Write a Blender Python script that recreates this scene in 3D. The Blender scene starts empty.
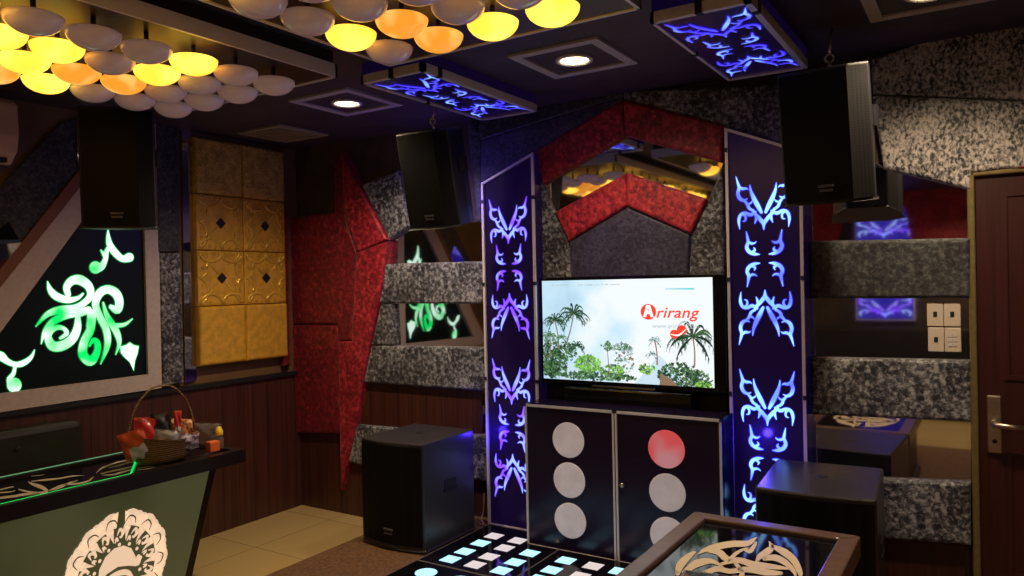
import bpy, bmesh, math, random
from mathutils import Vector, Matrix
from mathutils.geometry import tessellate_polygon
rnd = random.Random(7)
sc = bpy.context.scene
COL = sc.collection
R = math.radians

# ------------------------------------------------------------------ measured camera (room axes: X along the screen wall, Y into it, Z up)
FPX, EYE = 750.0, 1.56
yaw, pitch, roll = R(32.38), R(-.312), R(1.171)
fw = Vector((-math.sin(yaw)*math.cos(pitch), math.cos(yaw)*math.cos(pitch), math.sin(pitch)))
r0 = Vector((math.cos(yaw), math.sin(yaw), 0)); d0 = -r0.cross(fw)
cr, sr = math.cos(roll), math.sin(roll)
RT = cr*r0 + sr*d0; DN = -sr*r0 + cr*d0
CAM = Vector((0, 0, EYE))
def ray(x, y): return fw + RT*((x-512)/FPX) + DN*((y-288)/FPX)
def hit(x, y, ax, v):
    q = ray(x, y); t = (v-CAM[ax])/q[ax]; return CAM + q*t
def BW(x, y, Y): return hit(x, y, 1, Y)        # a measured point of a plane parallel to the screen wall
def LW(x, y, X): return hit(x, y, 0, X)        # ... of a plane parallel to the sofa wall
def FL(x, y, z): return hit(x, y, 2, z)        # ... of a level plane
cam = bpy.data.objects.new('camera', bpy.data.cameras.new('camera')); COL.objects.link(cam)
cam.data.sensor_width = 36; cam.data.lens = 36*FPX/1024; cam.data.clip_start = .02
mm = Matrix((RT, -DN, -fw)).transposed().to_4x4(); mm.translation = CAM; cam.matrix_world = mm
sc.camera = cam
sc.view_settings.view_transform = 'Standard'
sc.view_settings.look = 'None'

YW, XL, XR, YF, ZC, ZS = 3.75, -4.22, 1.5, -2.6, 2.56, .15

# ------------------------------------------------------------------ materials
def newmat(name):
    m = bpy.data.materials.new(name); m.use_nodes = True
    return m, m.node_tree.nodes, m.node_tree.links, m.node_tree.nodes['Principled BSDF']
def plain(name, col, rough=.5, metal=0, spec=.5, noise=0, nscale=40, bump=0, coat=0):
    m, n, l, b = newmat(name)
    b.inputs['Base Color'].default_value = (*col, 1); b.inputs['Roughness'].default_value = rough
    b.inputs['Metallic'].default_value = metal; b.inputs['Specular IOR Level'].default_value = spec
    b.inputs['Coat Weight'].default_value = coat
    if noise or bump:
        tc = n.new('ShaderNodeTexCoord'); t = n.new('ShaderNodeTexNoise'); t.inputs['Scale'].default_value = nscale
        t.inputs['Detail'].default_value = 5; l.new(tc.outputs['Object'], t.inputs['Vector'])
        if noise:
            r = n.new('ShaderNodeValToRGB'); r.color_ramp.elements[0].position = .3; r.color_ramp.elements[1].position = .7
            r.color_ramp.elements[0].color = (*[c*(1-noise) for c in col], 1); r.color_ramp.elements[1].color = (*[min(1, c*(1+noise)) for c in col], 1)
            l.new(t.outputs['Fac'], r.inputs['Fac']); l.new(r.outputs['Color'], b.inputs['Base Color'])
        if bump:
            bp = n.new('ShaderNodeBump'); bp.inputs['Strength'].default_value = bump; bp.inputs['Distance'].default_value = .01
            l.new(t.outputs['Fac'], bp.inputs['Height']); l.new(bp.outputs['Normal'], b.inputs['Normal'])
    return m
def velvet(name, dark, mid, light, scale, p=(.36, .5, .64), rough=.5, metal=.0, bump=.5, sheen=.3, stretch=(1, 1, 1)):
    m, n, l, b = newmat(name)
    tc = n.new('ShaderNodeTexCoord'); mp = n.new('ShaderNodeMapping'); mp.inputs['Scale'].default_value = stretch
    t = n.new('ShaderNodeTexNoise'); t.inputs['Scale'].default_value = scale*1.35; t.inputs['Detail'].default_value = 7
    t.inputs['Distortion'].default_value = .45; t.inputs['Roughness'].default_value = .62
    g = n.new('ShaderNodeTexNoise'); g.inputs['Scale'].default_value = scale*.13; g.inputs['Detail'].default_value = 3
    ad = n.new('ShaderNodeMath'); ad.operation = 'MULTIPLY_ADD'; ad.inputs[1].default_value = .35
    sb = n.new('ShaderNodeMath'); sb.operation = 'SUBTRACT'; sb.inputs[1].default_value = .175
    r = n.new('ShaderNodeValToRGB'); e = r.color_ramp.elements
    e[0].position = p[0]; e[0].color = (*dark, 1); e[1].position = p[2]; e[1].color = (*light, 1)
    x = e.new(p[1]); x.color = (*mid, 1)
    l.new(tc.outputs['Object'], mp.inputs['Vector'])
    l.new(mp.outputs['Vector'], t.inputs['Vector']); l.new(mp.outputs['Vector'], g.inputs['Vector'])
    l.new(g.outputs['Fac'], ad.inputs[0]); l.new(t.outputs['Fac'], ad.inputs[2]); l.new(ad.outputs[0], sb.inputs[0])
    l.new(sb.outputs[0], r.inputs['Fac']); l.new(r.outputs['Color'], b.inputs['Base Color'])
    bp = n.new('ShaderNodeBump'); bp.inputs['Strength'].default_value = bump; bp.inputs['Distance'].default_value = .008
    l.new(t.outputs['Fac'], bp.inputs['Height']); l.new(bp.outputs['Normal'], b.inputs['Normal'])
    b.inputs['Roughness'].default_value = rough; b.inputs['Metallic'].default_value = metal
    b.inputs['Sheen Weight'].default_value = sheen; b.inputs['Sheen Roughness'].default_value = .4
    return m
def wood(name, a, c, scale=(60, 60, 1.5), rough=.35, seams=0):
    m, n, l, b = newmat(name)
    tc = n.new('ShaderNodeTexCoord'); mp = n.new('ShaderNodeMapping'); mp.inputs['Scale'].default_value = scale
    t = n.new('ShaderNodeTexNoise'); t.inputs['Scale'].default_value = 1; t.inputs['Detail'].default_value = 6; t.inputs['Distortion'].default_value = .6
    r = n.new('ShaderNodeValToRGB'); r.color_ramp.elements[0].position = .3; r.color_ramp.elements[1].position = .7
    r.color_ramp.elements[0].color = (*a, 1); r.color_ramp.elements[1].color = (*c, 1)
    l.new(tc.outputs['Object'], mp.inputs['Vector']); l.new(mp.outputs['Vector'], t.inputs['Vector'])
    l.new(t.outputs['Fac'], r.inputs['Fac']); l.new(r.outputs['Color'], b.inputs['Base Color'])
    b.inputs['Roughness'].default_value = rough
    return m
def emit(name, col, st, col2=None, scale=6, p=(.4, .6), ref=None):
    m, n, l, b = newmat(name)
    b.inputs['Base Color'].default_value = (*[c*.5 for c in col], 1); b.inputs['Roughness'].default_value = .3
    b.inputs['Emission Color'].default_value = (*col, 1); b.inputs['Emission Strength'].default_value = st
    if col2:
        tc = n.new('ShaderNodeTexCoord'); t = n.new('ShaderNodeTexNoise'); t.inputs['Scale'].default_value = scale; t.inputs['Detail'].default_value = 1
        r = n.new('ShaderNodeValToRGB'); e = r.color_ramp.elements
        e[0].position, e[1].position = p; e[0].color = (*col, 1); e[1].color = (*col2, 1)
        l.new(tc.outputs['Object'], t.inputs['Vector']); l.new(t.outputs['Fac'], r.inputs['Fac']); l.new(r.outputs['Color'], b.inputs['Emission Color'])
    return m
M = {}
M['black'] = plain('matt_black', (.006, .005, .008), .6, noise=.2)
M['spk'] = plain('speaker_black', (.010, .009, .012), .45, noise=.3, nscale=200, bump=.15)
M['subtop'] = plain('subwoofer_black', (.03, .028, .035), .28, noise=.3, nscale=160, bump=.1)
M['wallbk'] = plain('dark_wall', (.065, .043, .032), .7, noise=.3, nscale=8)
M['wallbr'] = plain('brown_wall', (.15, .085, .035), .5, noise=.3, nscale=6)
M['ceil'] = plain('dark_ceiling', (.055, .036, .055), .55, noise=.3, nscale=5)
M['acr'] = plain('black_acrylic', (.012, .006, .028), .22, spec=.4)
M['white'] = plain('white_trim', (.55, .45, .43), .45, noise=.08)
M['alum'] = plain('aluminium_edge', (.74, .68, .74), .4, metal=.2)
M['steel'] = plain('brushed_steel', (.6, .52, .42), .3, metal=1, noise=.1, nscale=90)
M['fpaint'] = plain('frame_paint', (.52, .45, .46), .5)
M['brass'] = plain('brass_frame', (.24, .18, .07), .4, metal=.5, noise=.15)
M['grey'] = velvet('silver_crushed_velvet', (.010, .010, .016), (.10, .10, .115), (.36, .36, .39), 38, p=(.40, .52, .64))
M['greyb'] = velvet('silver_velvet_bright', (.014, .012, .014), (.20, .18, .18), (.60, .53, .50), 40, p=(.40, .47, .60), stretch=(1.3, 1.3, .9))
M['greyd'] = velvet('charcoal_velvet', (.010, .010, .013), (.035, .035, .04), (.10, .098, .10), 38, p=(.38, .52, .68))
M['greyv'] = velvet('slate_velvet', (.022, .018, .045), (.045, .038, .085), (.085, .075, .15), 40)
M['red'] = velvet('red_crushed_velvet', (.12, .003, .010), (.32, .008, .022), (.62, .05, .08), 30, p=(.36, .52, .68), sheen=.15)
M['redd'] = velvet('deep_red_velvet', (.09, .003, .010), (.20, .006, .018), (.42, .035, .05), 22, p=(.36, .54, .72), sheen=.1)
M['redl'] = velvet('bright_red_velvet', (.15, .004, .012), (.42, .012, .03), (.75, .06, .07), 34, p=(.38, .48, .66), sheen=.15)
M['gold'] = plain('gold_leatherette', (.74, .41, .05), .36, metal=.2, noise=.2, nscale=20, bump=.1)
M['goldg'] = velvet('gold_glitter', (.18, .09, .008), (.50, .31, .03), (.88, .64, .13), 130, p=(.36, .46, .6), metal=.1, rough=.35, bump=.6, sheen=0)
M['goldd'] = plain('gold_emboss', (.85, .54, .08), .28, metal=.4)
M['wood'] = wood('dark_red_wood', (.035, .010, .008), (.065, .020, .013))
M['door'] = wood('red_brown_wood', (.028, .005, .005), (.05, .010, .009), rough=.4)
M['rim'] = wood('table_rim_wood', (.075, .040, .032), (.14, .08, .06), scale=(12, 60, 60), rough=.3)
M['rimd'] = plain('black_lacquer', (.012, .007, .007), .35, spec=.25)
M['stage'] = plain('brown_carpet', (.12, .055, .022), .85, noise=.45, nscale=55, bump=.4)
M['mirror'] = plain('mirror_glass', (.62, .60, .64), .035, metal=1)
M['glass'] = plain('black_glass', (.004, .004, .006), .06, spec=.6)
M['tvglass'] = plain('tv_bezel_gloss', (.004, .004, .007), .12)
M['cream'] = plain('cream_inlay', (.62, .50, .34), .5)
M['baroque'] = emit('cream_lit', (.95, .68, .46), .75)
M['olive'] = emit('olive_lit_panel', (.060, .066, .024), .5, (.095, .095, .04), 2.0)
M['blueP'] = emit('blue_lit_pattern', (.10, .16, 1.0), 1.5, (.30, .72, 1.0), 7, (.38, .56))
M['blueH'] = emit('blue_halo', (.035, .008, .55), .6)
M['acrP'] = plain('glow_tinted_acrylic', (.014, .007, .035), .22, spec=.35)
_b = M['acrP'].node_tree.nodes['Principled BSDF']; _b.inputs['Emission Color'].default_value = (.20, .06, .9, 1); _b.inputs['Emission Strength'].default_value = .014  # faint violet emission imitates the pattern's light spreading over the board
M['violP'] = emit('violet_lit_pattern', (.26, .08, 1.0), 1.2, (.34, .50, 1.0), 9, (.38, .58))
M['ceilP'] = emit('ceiling_lit_pattern', (.07, .06, 1.0), 1.3, (.26, .50, 1.0), 7, (.42, .64))
M['greenP'] = emit('green_lit_pattern', (.0, .72, .12), 1.25, (.80, 1.0, .86), 6, (.36, .54))
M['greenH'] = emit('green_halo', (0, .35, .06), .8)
M['greenL'] = emit('green_led', (.0, .75, .12), 1.0)
M['bulb'] = emit('warm_bulb', (1, .80, .42), 9)
M['lamphot'] = emit('lamp_hot', (1.0, .62, .07), 2.3, (1.0, .40, .03), 9, (.40, .62))
M['lampor'] = emit('lamp_orange', (1.0, .36, .03), .95, (1.0, .60, .14), 14, (.45, .7))
M['lampoff'] = plain('lamp_opal', (.78, .64, .66), .18, coat=.5)
_b = M['lampoff'].node_tree.nodes['Principled BSDF']; _b.inputs['Emission Color'].default_value = (1, .62, .58, 1); _b.inputs['Emission Strength'].default_value = .05  # weak pink emission stands in for neighbouring bowls' light shining through
M['board'] = plain('dark_board', (.022, .012, .012), .4)
M['disc'] = plain('milky_disc', (.70, .62, .66), .35, noise=.12, nscale=14)
_b = M['disc'].node_tree.nodes['Principled BSDF']; _b.inputs['Emission Color'].default_value = (1, .86, .92, 1); _b.inputs['Emission Strength'].default_value = .12  # weak emission painted in to brighten the discs, which are no lamps
M['discred'] = emit('red_disc', (.80, .10, .11), .55, (.62, .30, .32), 8)
M['ledW'] = emit('led_white', (.72, .66, .70), .75)
M['ledB'] = emit('led_blue', (.42, .78, 1.0), 1.1)
M['floorb'] = None
M['plate'] = plain('cream_plastic', (.60, .50, .42), .4)
M['acw'] = plain('white_plastic', (.62, .46, .44), .35)
M['leather'] = plain('dark_leather', (.022, .018, .014), .35, noise=.2, nscale=14)
M['sofared'] = plain('red_sofa', (.30, .012, .02), .45, noise=.2)
def beige_tiles():
    m, n, l, b = newmat('beige_floor_tiles')
    tc = n.new('ShaderNodeTexCoord'); br = n.new('ShaderNodeTexBrick'); br.offset = 0
    br.inputs['Scale'].default_value = 1; br.inputs['Brick Width'].default_value = .6; br.inputs['Row Height'].default_value = .6
    br.inputs['Mortar Size'].default_value = .003; br.inputs['Color1'].default_value = (.50, .36, .15, 1); br.inputs['Color2'].default_value = (.54, .40, .18, 1)
    br.inputs['Mortar'].default_value = (.22, .15, .07, 1)
    l.new(tc.outputs['Object'], br.inputs['Vector'])
    l.new(br.outputs['Color'], b.inputs['Base Color']); b.inputs['Roughness'].default_value = .22
    return m
M['floorb'] = beige_tiles()
def wainscot():
    m, n, l, b = newmat('grooved_dark_wood')
    tc = n.new('ShaderNodeTexCoord'); mp = n.new('ShaderNodeMapping'); mp.inputs['Scale'].default_value = (40, 40, 1.2)
    t = n.new('ShaderNodeTexNoise'); t.inputs['Scale'].default_value = 1; t.inputs['Detail'].default_value = 6
    r = n.new('ShaderNodeValToRGB'); r.color_ramp.elements[0].position = .3; r.color_ramp.elements[1].position = .7
    r.color_ramp.elements[0].color = (.040, .012, .010, 1); r.color_ramp.elements[1].color = (.085, .027, .017, 1)
    sp = n.new('ShaderNodeSeparateXYZ'); ad = n.new('ShaderNodeMath'); ad.operation = 'ADD'
    fr = n.new('ShaderNodeMath'); fr.operation = 'PINGPONG'; fr.inputs[1].default_value = .06
    lt = n.new('ShaderNodeMath'); lt.operation = 'LESS_THAN'; lt.inputs[1].default_value = .0025
    mx = n.new('ShaderNodeMixRGB'); mx.inputs['Color2'].default_value = (.012, .004, .004, 1)
    l.new(tc.outputs['Object'], mp.inputs['Vector']); l.new(mp.outputs['Vector'], t.inputs['Vector']); l.new(t.outputs['Fac'], r.inputs['Fac'])
    l.new(tc.outputs['Object'], sp.inputs[0]); l.new(sp.outputs['X'], ad.inputs[0]); l.new(sp.outputs['Y'], ad.inputs[1])
    l.new(ad.outputs[0], fr.inputs[0]); l.new(fr.outputs[0], lt.inputs[0]); l.new(lt.outputs[0], mx.inputs['Fac'])
    l.new(r.outputs['Color'], mx.inputs['Color1']); l.new(mx.outputs['Color'], b.inputs['Base Color']); b.inputs['Roughness'].default_value = .4
    return m
M['wains'] = wainscot()
def perforated():
    m, n, l, b = newmat('perforated_steel_grille')
    tc = n.new('ShaderNodeTexCoord'); v = n.new('ShaderNodeTexVoronoi'); v.inputs['Scale'].default_value = 95; v.inputs['Randomness'].default_value = 0
    r = n.new('ShaderNodeValToRGB'); r.color_ramp.elements[0].position = .38; r.color_ramp.elements[1].position = .5
    r.color_ramp.elements[0].color = (.002, .002, .003, 1); r.color_ramp.elements[1].color = (.008, .007, .008, 1)
    l.new(tc.outputs['Object'], v.inputs['Vector']); l.new(v.outputs['Distance'], r.inputs['Fac'])
    l.new(r.outputs['Color'], b.inputs['Base Color']); b.inputs['Roughness'].default_value = .6; b.inputs['Specular IOR Level'].default_value = .15
    return m
M['perf'] = perforated()
def weave():
    m, n, l, b = newmat('woven_wicker')
    tc = n.new('ShaderNodeTexCoord'); w = n.new('ShaderNodeTexWave'); w.bands_direction = 'Z'; w.inputs['Scale'].default_value = 28; w.inputs['Distortion'].default_value = 3; w.inputs['Detail Scale'].default_value = 6
    r = n.new('ShaderNodeValToRGB'); r.color_ramp.elements[0].color = (.10, .045, .012, 1); r.color_ramp.elements[1].color = (.34, .18, .06, 1)
    bp = n.new('ShaderNodeBump'); bp.inputs['Strength'].default_value = .8; bp.inputs['Distance'].default_value = .004
    l.new(tc.outputs['Object'], w.inputs['Vector']); l.new(w.outputs['Fac'], r.inputs['Fac']); l.new(w.outputs['Fac'], bp.inputs['Height'])
    l.new(r.outputs['Color'], b.inputs['Base Color']); l.new(bp.outputs['Normal'], b.inputs['Normal']); b.inputs['Roughness'].default_value = .55
    return m
M['wicker'] = weave()
def clearbag(name, col, alpha=.5):
    m, n, l, b = newmat(name)
    b.inputs['Base Color'].default_value = (*col, 1); b.inputs['Roughness'].default_value = .15; b.inputs['Transmission Weight'].default_value = alpha; b.inputs['IOR'].default_value = 1.1
    return m
M['foilred'] = plain('red_foil', (.50, .02, .02), .3, noise=.3, nscale=25, coat=.5)
M['foilor'] = plain('orange_foil', (.62, .10, .03), .3, noise=.25, nscale=25, coat=.5)
M['foilwh'] = plain('white_foil', (.62, .56, .60), .3, coat=.5)
M['foilsil'] = plain('silver_film', (.42, .42, .46), .22, metal=.4, noise=.25, nscale=22)
M['foilbk'] = plain('black_foil', (.015, .012, .015), .3, coat=.4)
M['foilam'] = velvet('amber_snack', (.10, .025, .01), (.40, .12, .03), (.75, .42, .20), 60, rough=.25, bump=.3, sheen=0)
M['foilpu'] = velvet('lilac_snack', (.12, .06, .12), (.42, .34, .48), (.68, .62, .72), 50, rough=.25, bump=.3, sheen=0)
M['clear'] = clearbag('clear_film', (.90, .86, .84), .92)
M['yellow'] = plain('yellow_cap', (.80, .52, .03), .35)
M['orange'] = plain('orange_carton', (.72, .14, .03), .4)

# ------------------------------------------------------------------ object helpers
def root_of(o):
    while o.parent: o = o.parent
    return o
def link(name, me, parent=None, origin=None):
    o = bpy.data.objects.new(name, me); COL.objects.link(o)
    if parent is not None: o.parent = parent
    return o
def mesh(name, verts, faces, mat, parent=None, smooth=False, local=False, mats=None, midx=None, bevel=None, edges=None):
    """verts in room coordinates (local=True: in the parent thing's own coordinates)"""
    verts = [Vector(v) for v in verts]
    if parent is not None and not local:
        off = root_of(parent).location; verts = [v-off for v in verts]
    org = None
    if parent is None:
        lo = [min(v[i] for v in verts) for i in range(3)]; hi = [max(v[i] for v in verts) for i in range(3)]
        org = Vector(((lo[0]+hi[0])/2, (lo[1]+hi[1])/2, lo[2])); verts = [v-org for v in verts]
    me = bpy.data.meshes.new(name); me.from_pydata(verts, [], faces)
    bm = bmesh.new(); bm.from_mesh(me)
    if bevel:
        off, seg, pick = bevel
        bm.normal_update()
        es = [e for e in bm.edges if pick is None or pick(e)]
        bmesh.ops.bevel(bm, geom=es, offset=off, segments=seg, profile=.5, affect='EDGES', clamp_overlap=True)
    bmesh.ops.recalc_face_normals(bm, faces=bm.faces)
    bm.to_mesh(me); bm.free()
    for m in (mats or [mat]): me.materials.append(m)
    if midx:
        for p, k in zip(me.polygons, midx): p.material_index = k
    if smooth:
        for p in me.polygons: p.use_smooth = True
    o = link(name, me, parent)
    if org is not None: o.location = org
    return o
def setp(o, label=None, cat=None, group=None, kind=None):
    for k, v in (('label', label), ('category', cat), ('group', group), ('kind', kind)):
        if v: o[k] = v
    return o
def thing(name, label, cat, loc, rot=(0, 0, 0), group=None):
    o = bpy.data.objects.new(name, None); COL.objects.link(o); o.location = loc; o.rotation_euler = rot
    o.empty_display_size = .1
    return setp(o, label, cat, group)
def boxgeo(lo, hi):
    x0, y0, z0 = lo; x1, y1, z1 = hi
    v = [(x0, y0, z0), (x1, y0, z0), (x1, y1, z0), (x0, y1, z0), (x0, y0, z1), (x1, y0, z1), (x1, y1, z1), (x0, y1, z1)]
    f = [(0, 3, 2, 1), (4, 5, 6, 7), (0, 1, 5, 4), (1, 2, 6, 5), (2, 3, 7, 6), (3, 0, 4, 7)]
    return v, f
class MB:
    def __init__(s): s.v = []; s.f = []; s.m = []
    def add(s, v, f, k=0):
        b = len(s.v); s.v += [Vector(q) for q in v]; s.f += [tuple(i+b for i in q) for q in f]; s.m += [k]*len(f); return s
    def box(s, lo, hi, k=0): return s.add(*boxgeo(lo, hi), k)
    def tube(s, pts, r, n=8, k=0, closed=False):
        pts = [Vector(p) for p in pts]; m = len(pts); v = []; f = []
        for i, p in enumerate(pts):
            a = pts[(i-1) % m] if closed or i > 0 else p; c = pts[(i+1) % m] if closed or i < m-1 else p
            t = (c-a).normalized(); u = t.cross(Vector((0, 0, 1)));
            if u.length < .05: u = t.cross(Vector((0, 1, 0)))
            u.normalize(); w = t.cross(u); rr = r[i] if isinstance(r, (list, tuple)) else r
            for j in range(n):
                a2 = 2*math.pi*j/n; v.append(p+(u*math.cos(a2)+w*math.sin(a2))*rr)
        for i in range(m if closed else m-1):
            for j in range(n):
                i2 = (i+1) % m; f.append((i*n+j, i*n+(j+1) % n, i2*n+(j+1) % n, i2*n+j))
        if not closed: f += [tuple(range(n))[::-1], tuple((m-1)*n+j for j in range(n))]
        return s.add(v, f, k)
    def lathe(s, c, prof, n=24, k=0, ax=2):
        v = []; f = []
        for r_, h in prof:
            for j in range(n):
                a = 2*math.pi*j/n; p = [r_*math.cos(a), r_*math.sin(a), h]
                if ax == 1: p = [p[0], p[2], p[1]]
                if ax == 0: p = [p[2], p[0], p[1]]
                v.append((c[0]+p[0], c[1]+p[1], c[2]+p[2]))
        for i in range(len(prof)-1):
            for j in range(n): f.append((i*n+j, i*n+(j+1) % n, (i+1)*n+(j+1) % n, (i+1)*n+j))
        if prof[0][0] > 1e-6: f.append(tuple(range(n))[::-1])
        if prof[-1][0] > 1e-6: f.append(tuple((len(prof)-1)*n+j for j in range(n)))
        return s.add(v, f, k)
    def poly(s, pts, nrm, t, k=0):
        """a flat outline of any shape with thickness t along nrm"""
        pts = [Vector(p) for p in pts]; n = len(pts); nrm = Vector(nrm)
        tri = tessellate_polygon([pts]); v = pts+[p+nrm*t for p in pts]
        f = [tuple(i+n for i in q) for q in tri]+[tuple(q) for q in tri]
        f += [(i, (i+1) % n, (i+1) % n+n, i+n) for i in range(n)]
        return s.add(v, f, k)
    def build(s, name, mat, parent=None, **kw):
        if isinstance(mat, (list, tuple)): return mesh(name, s.v, s.f, None, parent, mats=mat, midx=s.m, **kw)
        return mesh(name, s.v, s.f, mat, parent, **kw)
def pad(name, pts, nrm, depth, bev, mat, parent=None, seg=4, puff=0):
    """an upholstered board: outline pts on the wall, pushed out by depth along nrm with a rounded front rim"""
    pts = [Vector(p) for p in pts]; n = len(pts); nrm = Vector(nrm).normalized()
    v = pts+[p+nrm*depth for p in pts]
    f = [tuple(range(n)), tuple(range(n, 2*n))]+[(i, (i+1) % n, (i+1) % n+n, i+n) for i in range(n)]
    c = pts[0].dot(nrm)+depth*.5
    off = root_of(parent).location.dot(nrm) if parent is not None else 0
    if parent is None:
        lo = [min(q[i] for q in v) for i in range(3)]; hi = [max(q[i] for q in v) for i in range(3)]
        off = Vector(((lo[0]+hi[0])/2, (lo[1]+hi[1])/2, lo[2])).dot(nrm)
    return mesh(name, v, f, mat, parent, smooth=False, bevel=(bev, seg, lambda e: all(q.co.dot(nrm) > c-off for q in e.verts)))
# tapered strokes: lists of (x, y, width)
def spline(P, step=5):
    out = []
    for i in range(len(P)-1):
        p0 = P[max(i-1, 0)]; p1 = P[i]; p2 = P[i+1]; p3 = P[min(i+2, len(P)-1)]
        for k in range(step):
            t = k/step
            out.append([.5*((2*p1[j])+(-p0[j]+p2[j])*t+(2*p0[j]-5*p1[j]+4*p2[j]-p3[j])*t*t+(-p0[j]+3*p1[j]-3*p2[j]+p3[j])*t**3) for j in range(3)])
    out.append(list(P[-1])); return out
def stroke(mb, P, fn, grow=0, k=0, step=5, cap=True):
    S = spline(P, step); v = []; f = []
    for i, (x, y, w) in enumerate(S):
        a = S[max(i-1, 0)]; b = S[min(i+1, len(S)-1)]; dx, dy = b[0]-a[0], b[1]-a[1]; L = math.hypot(dx, dy) or 1
        h = max(w, .3)/2+grow; nx, ny = -dy/L*h, dx/L*h
        v += [fn(x+nx, y+ny), fn(x-nx, y-ny)]
    for i in range(len(S)-1): f.append((2*i, 2*i+1, 2*i+3, 2*i+2))
    mb.add(v, f, k)
    if cap:
        for (x, y, w) in (S[0], S[-1]):
            if w > 5: blob(mb, x, y, w/2+grow, fn, k)
def blob(mb, x, y, r, fn, k=0, n=14, ry=None):
    ry = ry or r
    mb.add([fn(x+r*math.cos(2*math.pi*i/n), y+ry*math.sin(2*math.pi*i/n)) for i in range(n)], [tuple(range(n))], k)
def flat(mb, pts, fn, k=0):
    v = [fn(*p) for p in pts]; tri = tessellate_polygon([[Vector((p[0], p[1], 0)) for p in pts]])
    mb.add(v, [tuple(t) for t in tri], k)
def textmesh(body, size, shear=0, bold=0, space=1):
    c = bpy.data.curves.new('lettering', 'FONT'); c.body = body; c.size = size; c.shear = shear; c.offset = bold; c.space_character = space
    o = bpy.data.objects.new('lettering', c); COL.objects.link(o)
    dg = bpy.context.evaluated_depsgraph_get(); me = bpy.data.meshes.new_from_object(o.evaluated_get(dg))
    v = [q.co.copy() for q in me.vertices]; f = [tuple(p.vertices) for p in me.polygons]
    bpy.data.objects.remove(o); bpy.data.meshes.remove(me); return v, f
NB, NL = (0, -1, 0), (1, 0, 0)

# ------------------------------------------------------------------ the room shell
def shell(name, lo, hi, mat): return setp(mesh(name, *boxgeo(lo, hi), mat), kind='structure')
shell('floor', (XL-.1, YF-.1, -.1), (XR+.1, YW+.1, 0), M['floorb'])
shell('ceiling', (XL-.1, YF-.1, ZC), (XR+.1, YW+.1, ZC+.1), M['ceil'])
shell('wall_back', (XL-.1, YW, 0), (XR+.1, YW+.1, ZC), M['wallbk'])
shell('wall_left', (XL-.1, YF-.1, 0), (XL, YW+.1, ZC), M['wallbr'])
shell('wall_right', (XR, YF-.1, 0), (XR+.1, YW+.1, ZC), M['wallbk'])
shell('wall_front', (XL-.1, YF-.1, 0), (XR+.1, YF, ZC), M['wallbk'])
XST = -3.02
shell('floor_stage', (XST, .4, 0), (XR, YW, ZS), M['stage'])
# grooved dark wood along the foot of the walls
ZW = .945
wl = MB(); wl.box((XL, YF, 0), (XL+.03, YW, ZW)); setp(wl.build('trim_left', M['wains']), kind='structure')
cap = MB(); cap.box((XL, YF, ZW), (XL+.05, YW, ZW+.025)); setp(cap.build('trim_left_cap', M['black']), kind='structure')
wb = MB(); wb.box((XL+.03, YW-.025, 0), (-2.6, YW, .98)); setp(wb.build('trim_back', M['wains']), kind='structure')
wr = MB(); wr.box((-2.6, YW-.02, ZS), (-.1, YW, .42)); setp(wr.build('trim_back_right', M['wood']), kind='structure')

# ------------------------------------------------------------------ door in the screen wall
dz = 2.0; dx0, dx1 = -.068, .87
dr = thing('door_1', None, None, (dx0, YW, ZS)); dr['kind'] = 'structure'
fr = MB()
for a, b in (((dx0, YW-.05, ZS), (dx0+.028, YW, dz)), ((dx1-.028, YW-.05, ZS), (dx1, YW, dz)), ((dx0, YW-.05, dz-.028), (dx1, YW, dz))): fr.box(a, b)
fr.build('door_frame', M['brass'], dr, bevel=(.006, 2, None))
lf = MB(); lf.box((dx0+.028, YW-.03, ZS), (dx1-.028, YW-.002, dz-.028))
lf.build('door_leaf', M['door'], dr)
ip = MB(); px0, px1 = dx0+.12, dx1-.12
for z0, z1 in ((ZS+.15, .82), (1.12, 1.9)):
    for a, b in (((px0, z0), (px0+.02, z1)), ((px1-.02, z0), (px1, z1)), ((px0+.02, z0), (px1-.02, z0+.02)), ((px0+.02, z1-.02), (px1-.02, z1))):
        ip.box((a[0], YW-.036, a[1]), (b[0], YW-.0301, b[1]))
ip.build('panel_moulding', M['door'], dr)
h0 = BW(994.5, 424, YW-.03)
hp = MB(); hp.box((h0.x-.027, YW-.044, h0.z-.12), (h0.x+.027, YW-.03, h0.z+.12))
hd = hp.build('handle_plate', M['steel'], dr, bevel=(.006, 2, None))
lv = MB(); lv.tube([(h0.x, YW-.04, h0.z+.005), (h0.x, YW-.085, h0.z+.005), (h0.x+.02, YW-.095, h0.z+.004), (h0.x+.13, YW-.092, h0.z)], [.012, .011, .012, .010])
lv.build('handle_lever', M['steel'], hd, smooth=True)
kh = MB(); kh.lathe((h0.x, YW-.048, h0.z-.07), [(.009, .0), (.009, .006)], 12, ax=1); kh.build('keyhole', M['black'], hd)

# ------------------------------------------------------------------ wall mirrors
def mirror(px, label, Y=YW-.012, name='wall_mirror'):
    mb = MB(); mb.poly([BW(x, y, Y) for x, y in px], NB, .006)
    return setp(mb.build(name, M['mirror']), label, 'mirror')
mirror([(380, 225), (489, 222), (489, 270), (380, 270)], 'dark wall mirror between upper grey bar and hanging speaker')
mirror([(378, 298), (489, 298), (489, 352), (372, 352)], 'wall mirror between the two grey bars showing green art reflection')
mirror([(366, 374), (491, 384), (491, 440), (360, 430)], 'low wall mirror under grey bars reflecting subwoofer top')
mirror([(803, 150), (884, 164), (971, 184), (971, 246), (803, 246)], 'wall mirror beside the door above the top grey bar')
mirror([(803, 290), (971, 290), (971, 366), (803, 366)], 'wall mirror behind the cream switch plates beside the door')
mirror([(803, 405), (971, 410), (971, 490), (803, 490)], 'low wall mirror beside the door reflecting right subwoofer')
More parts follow.
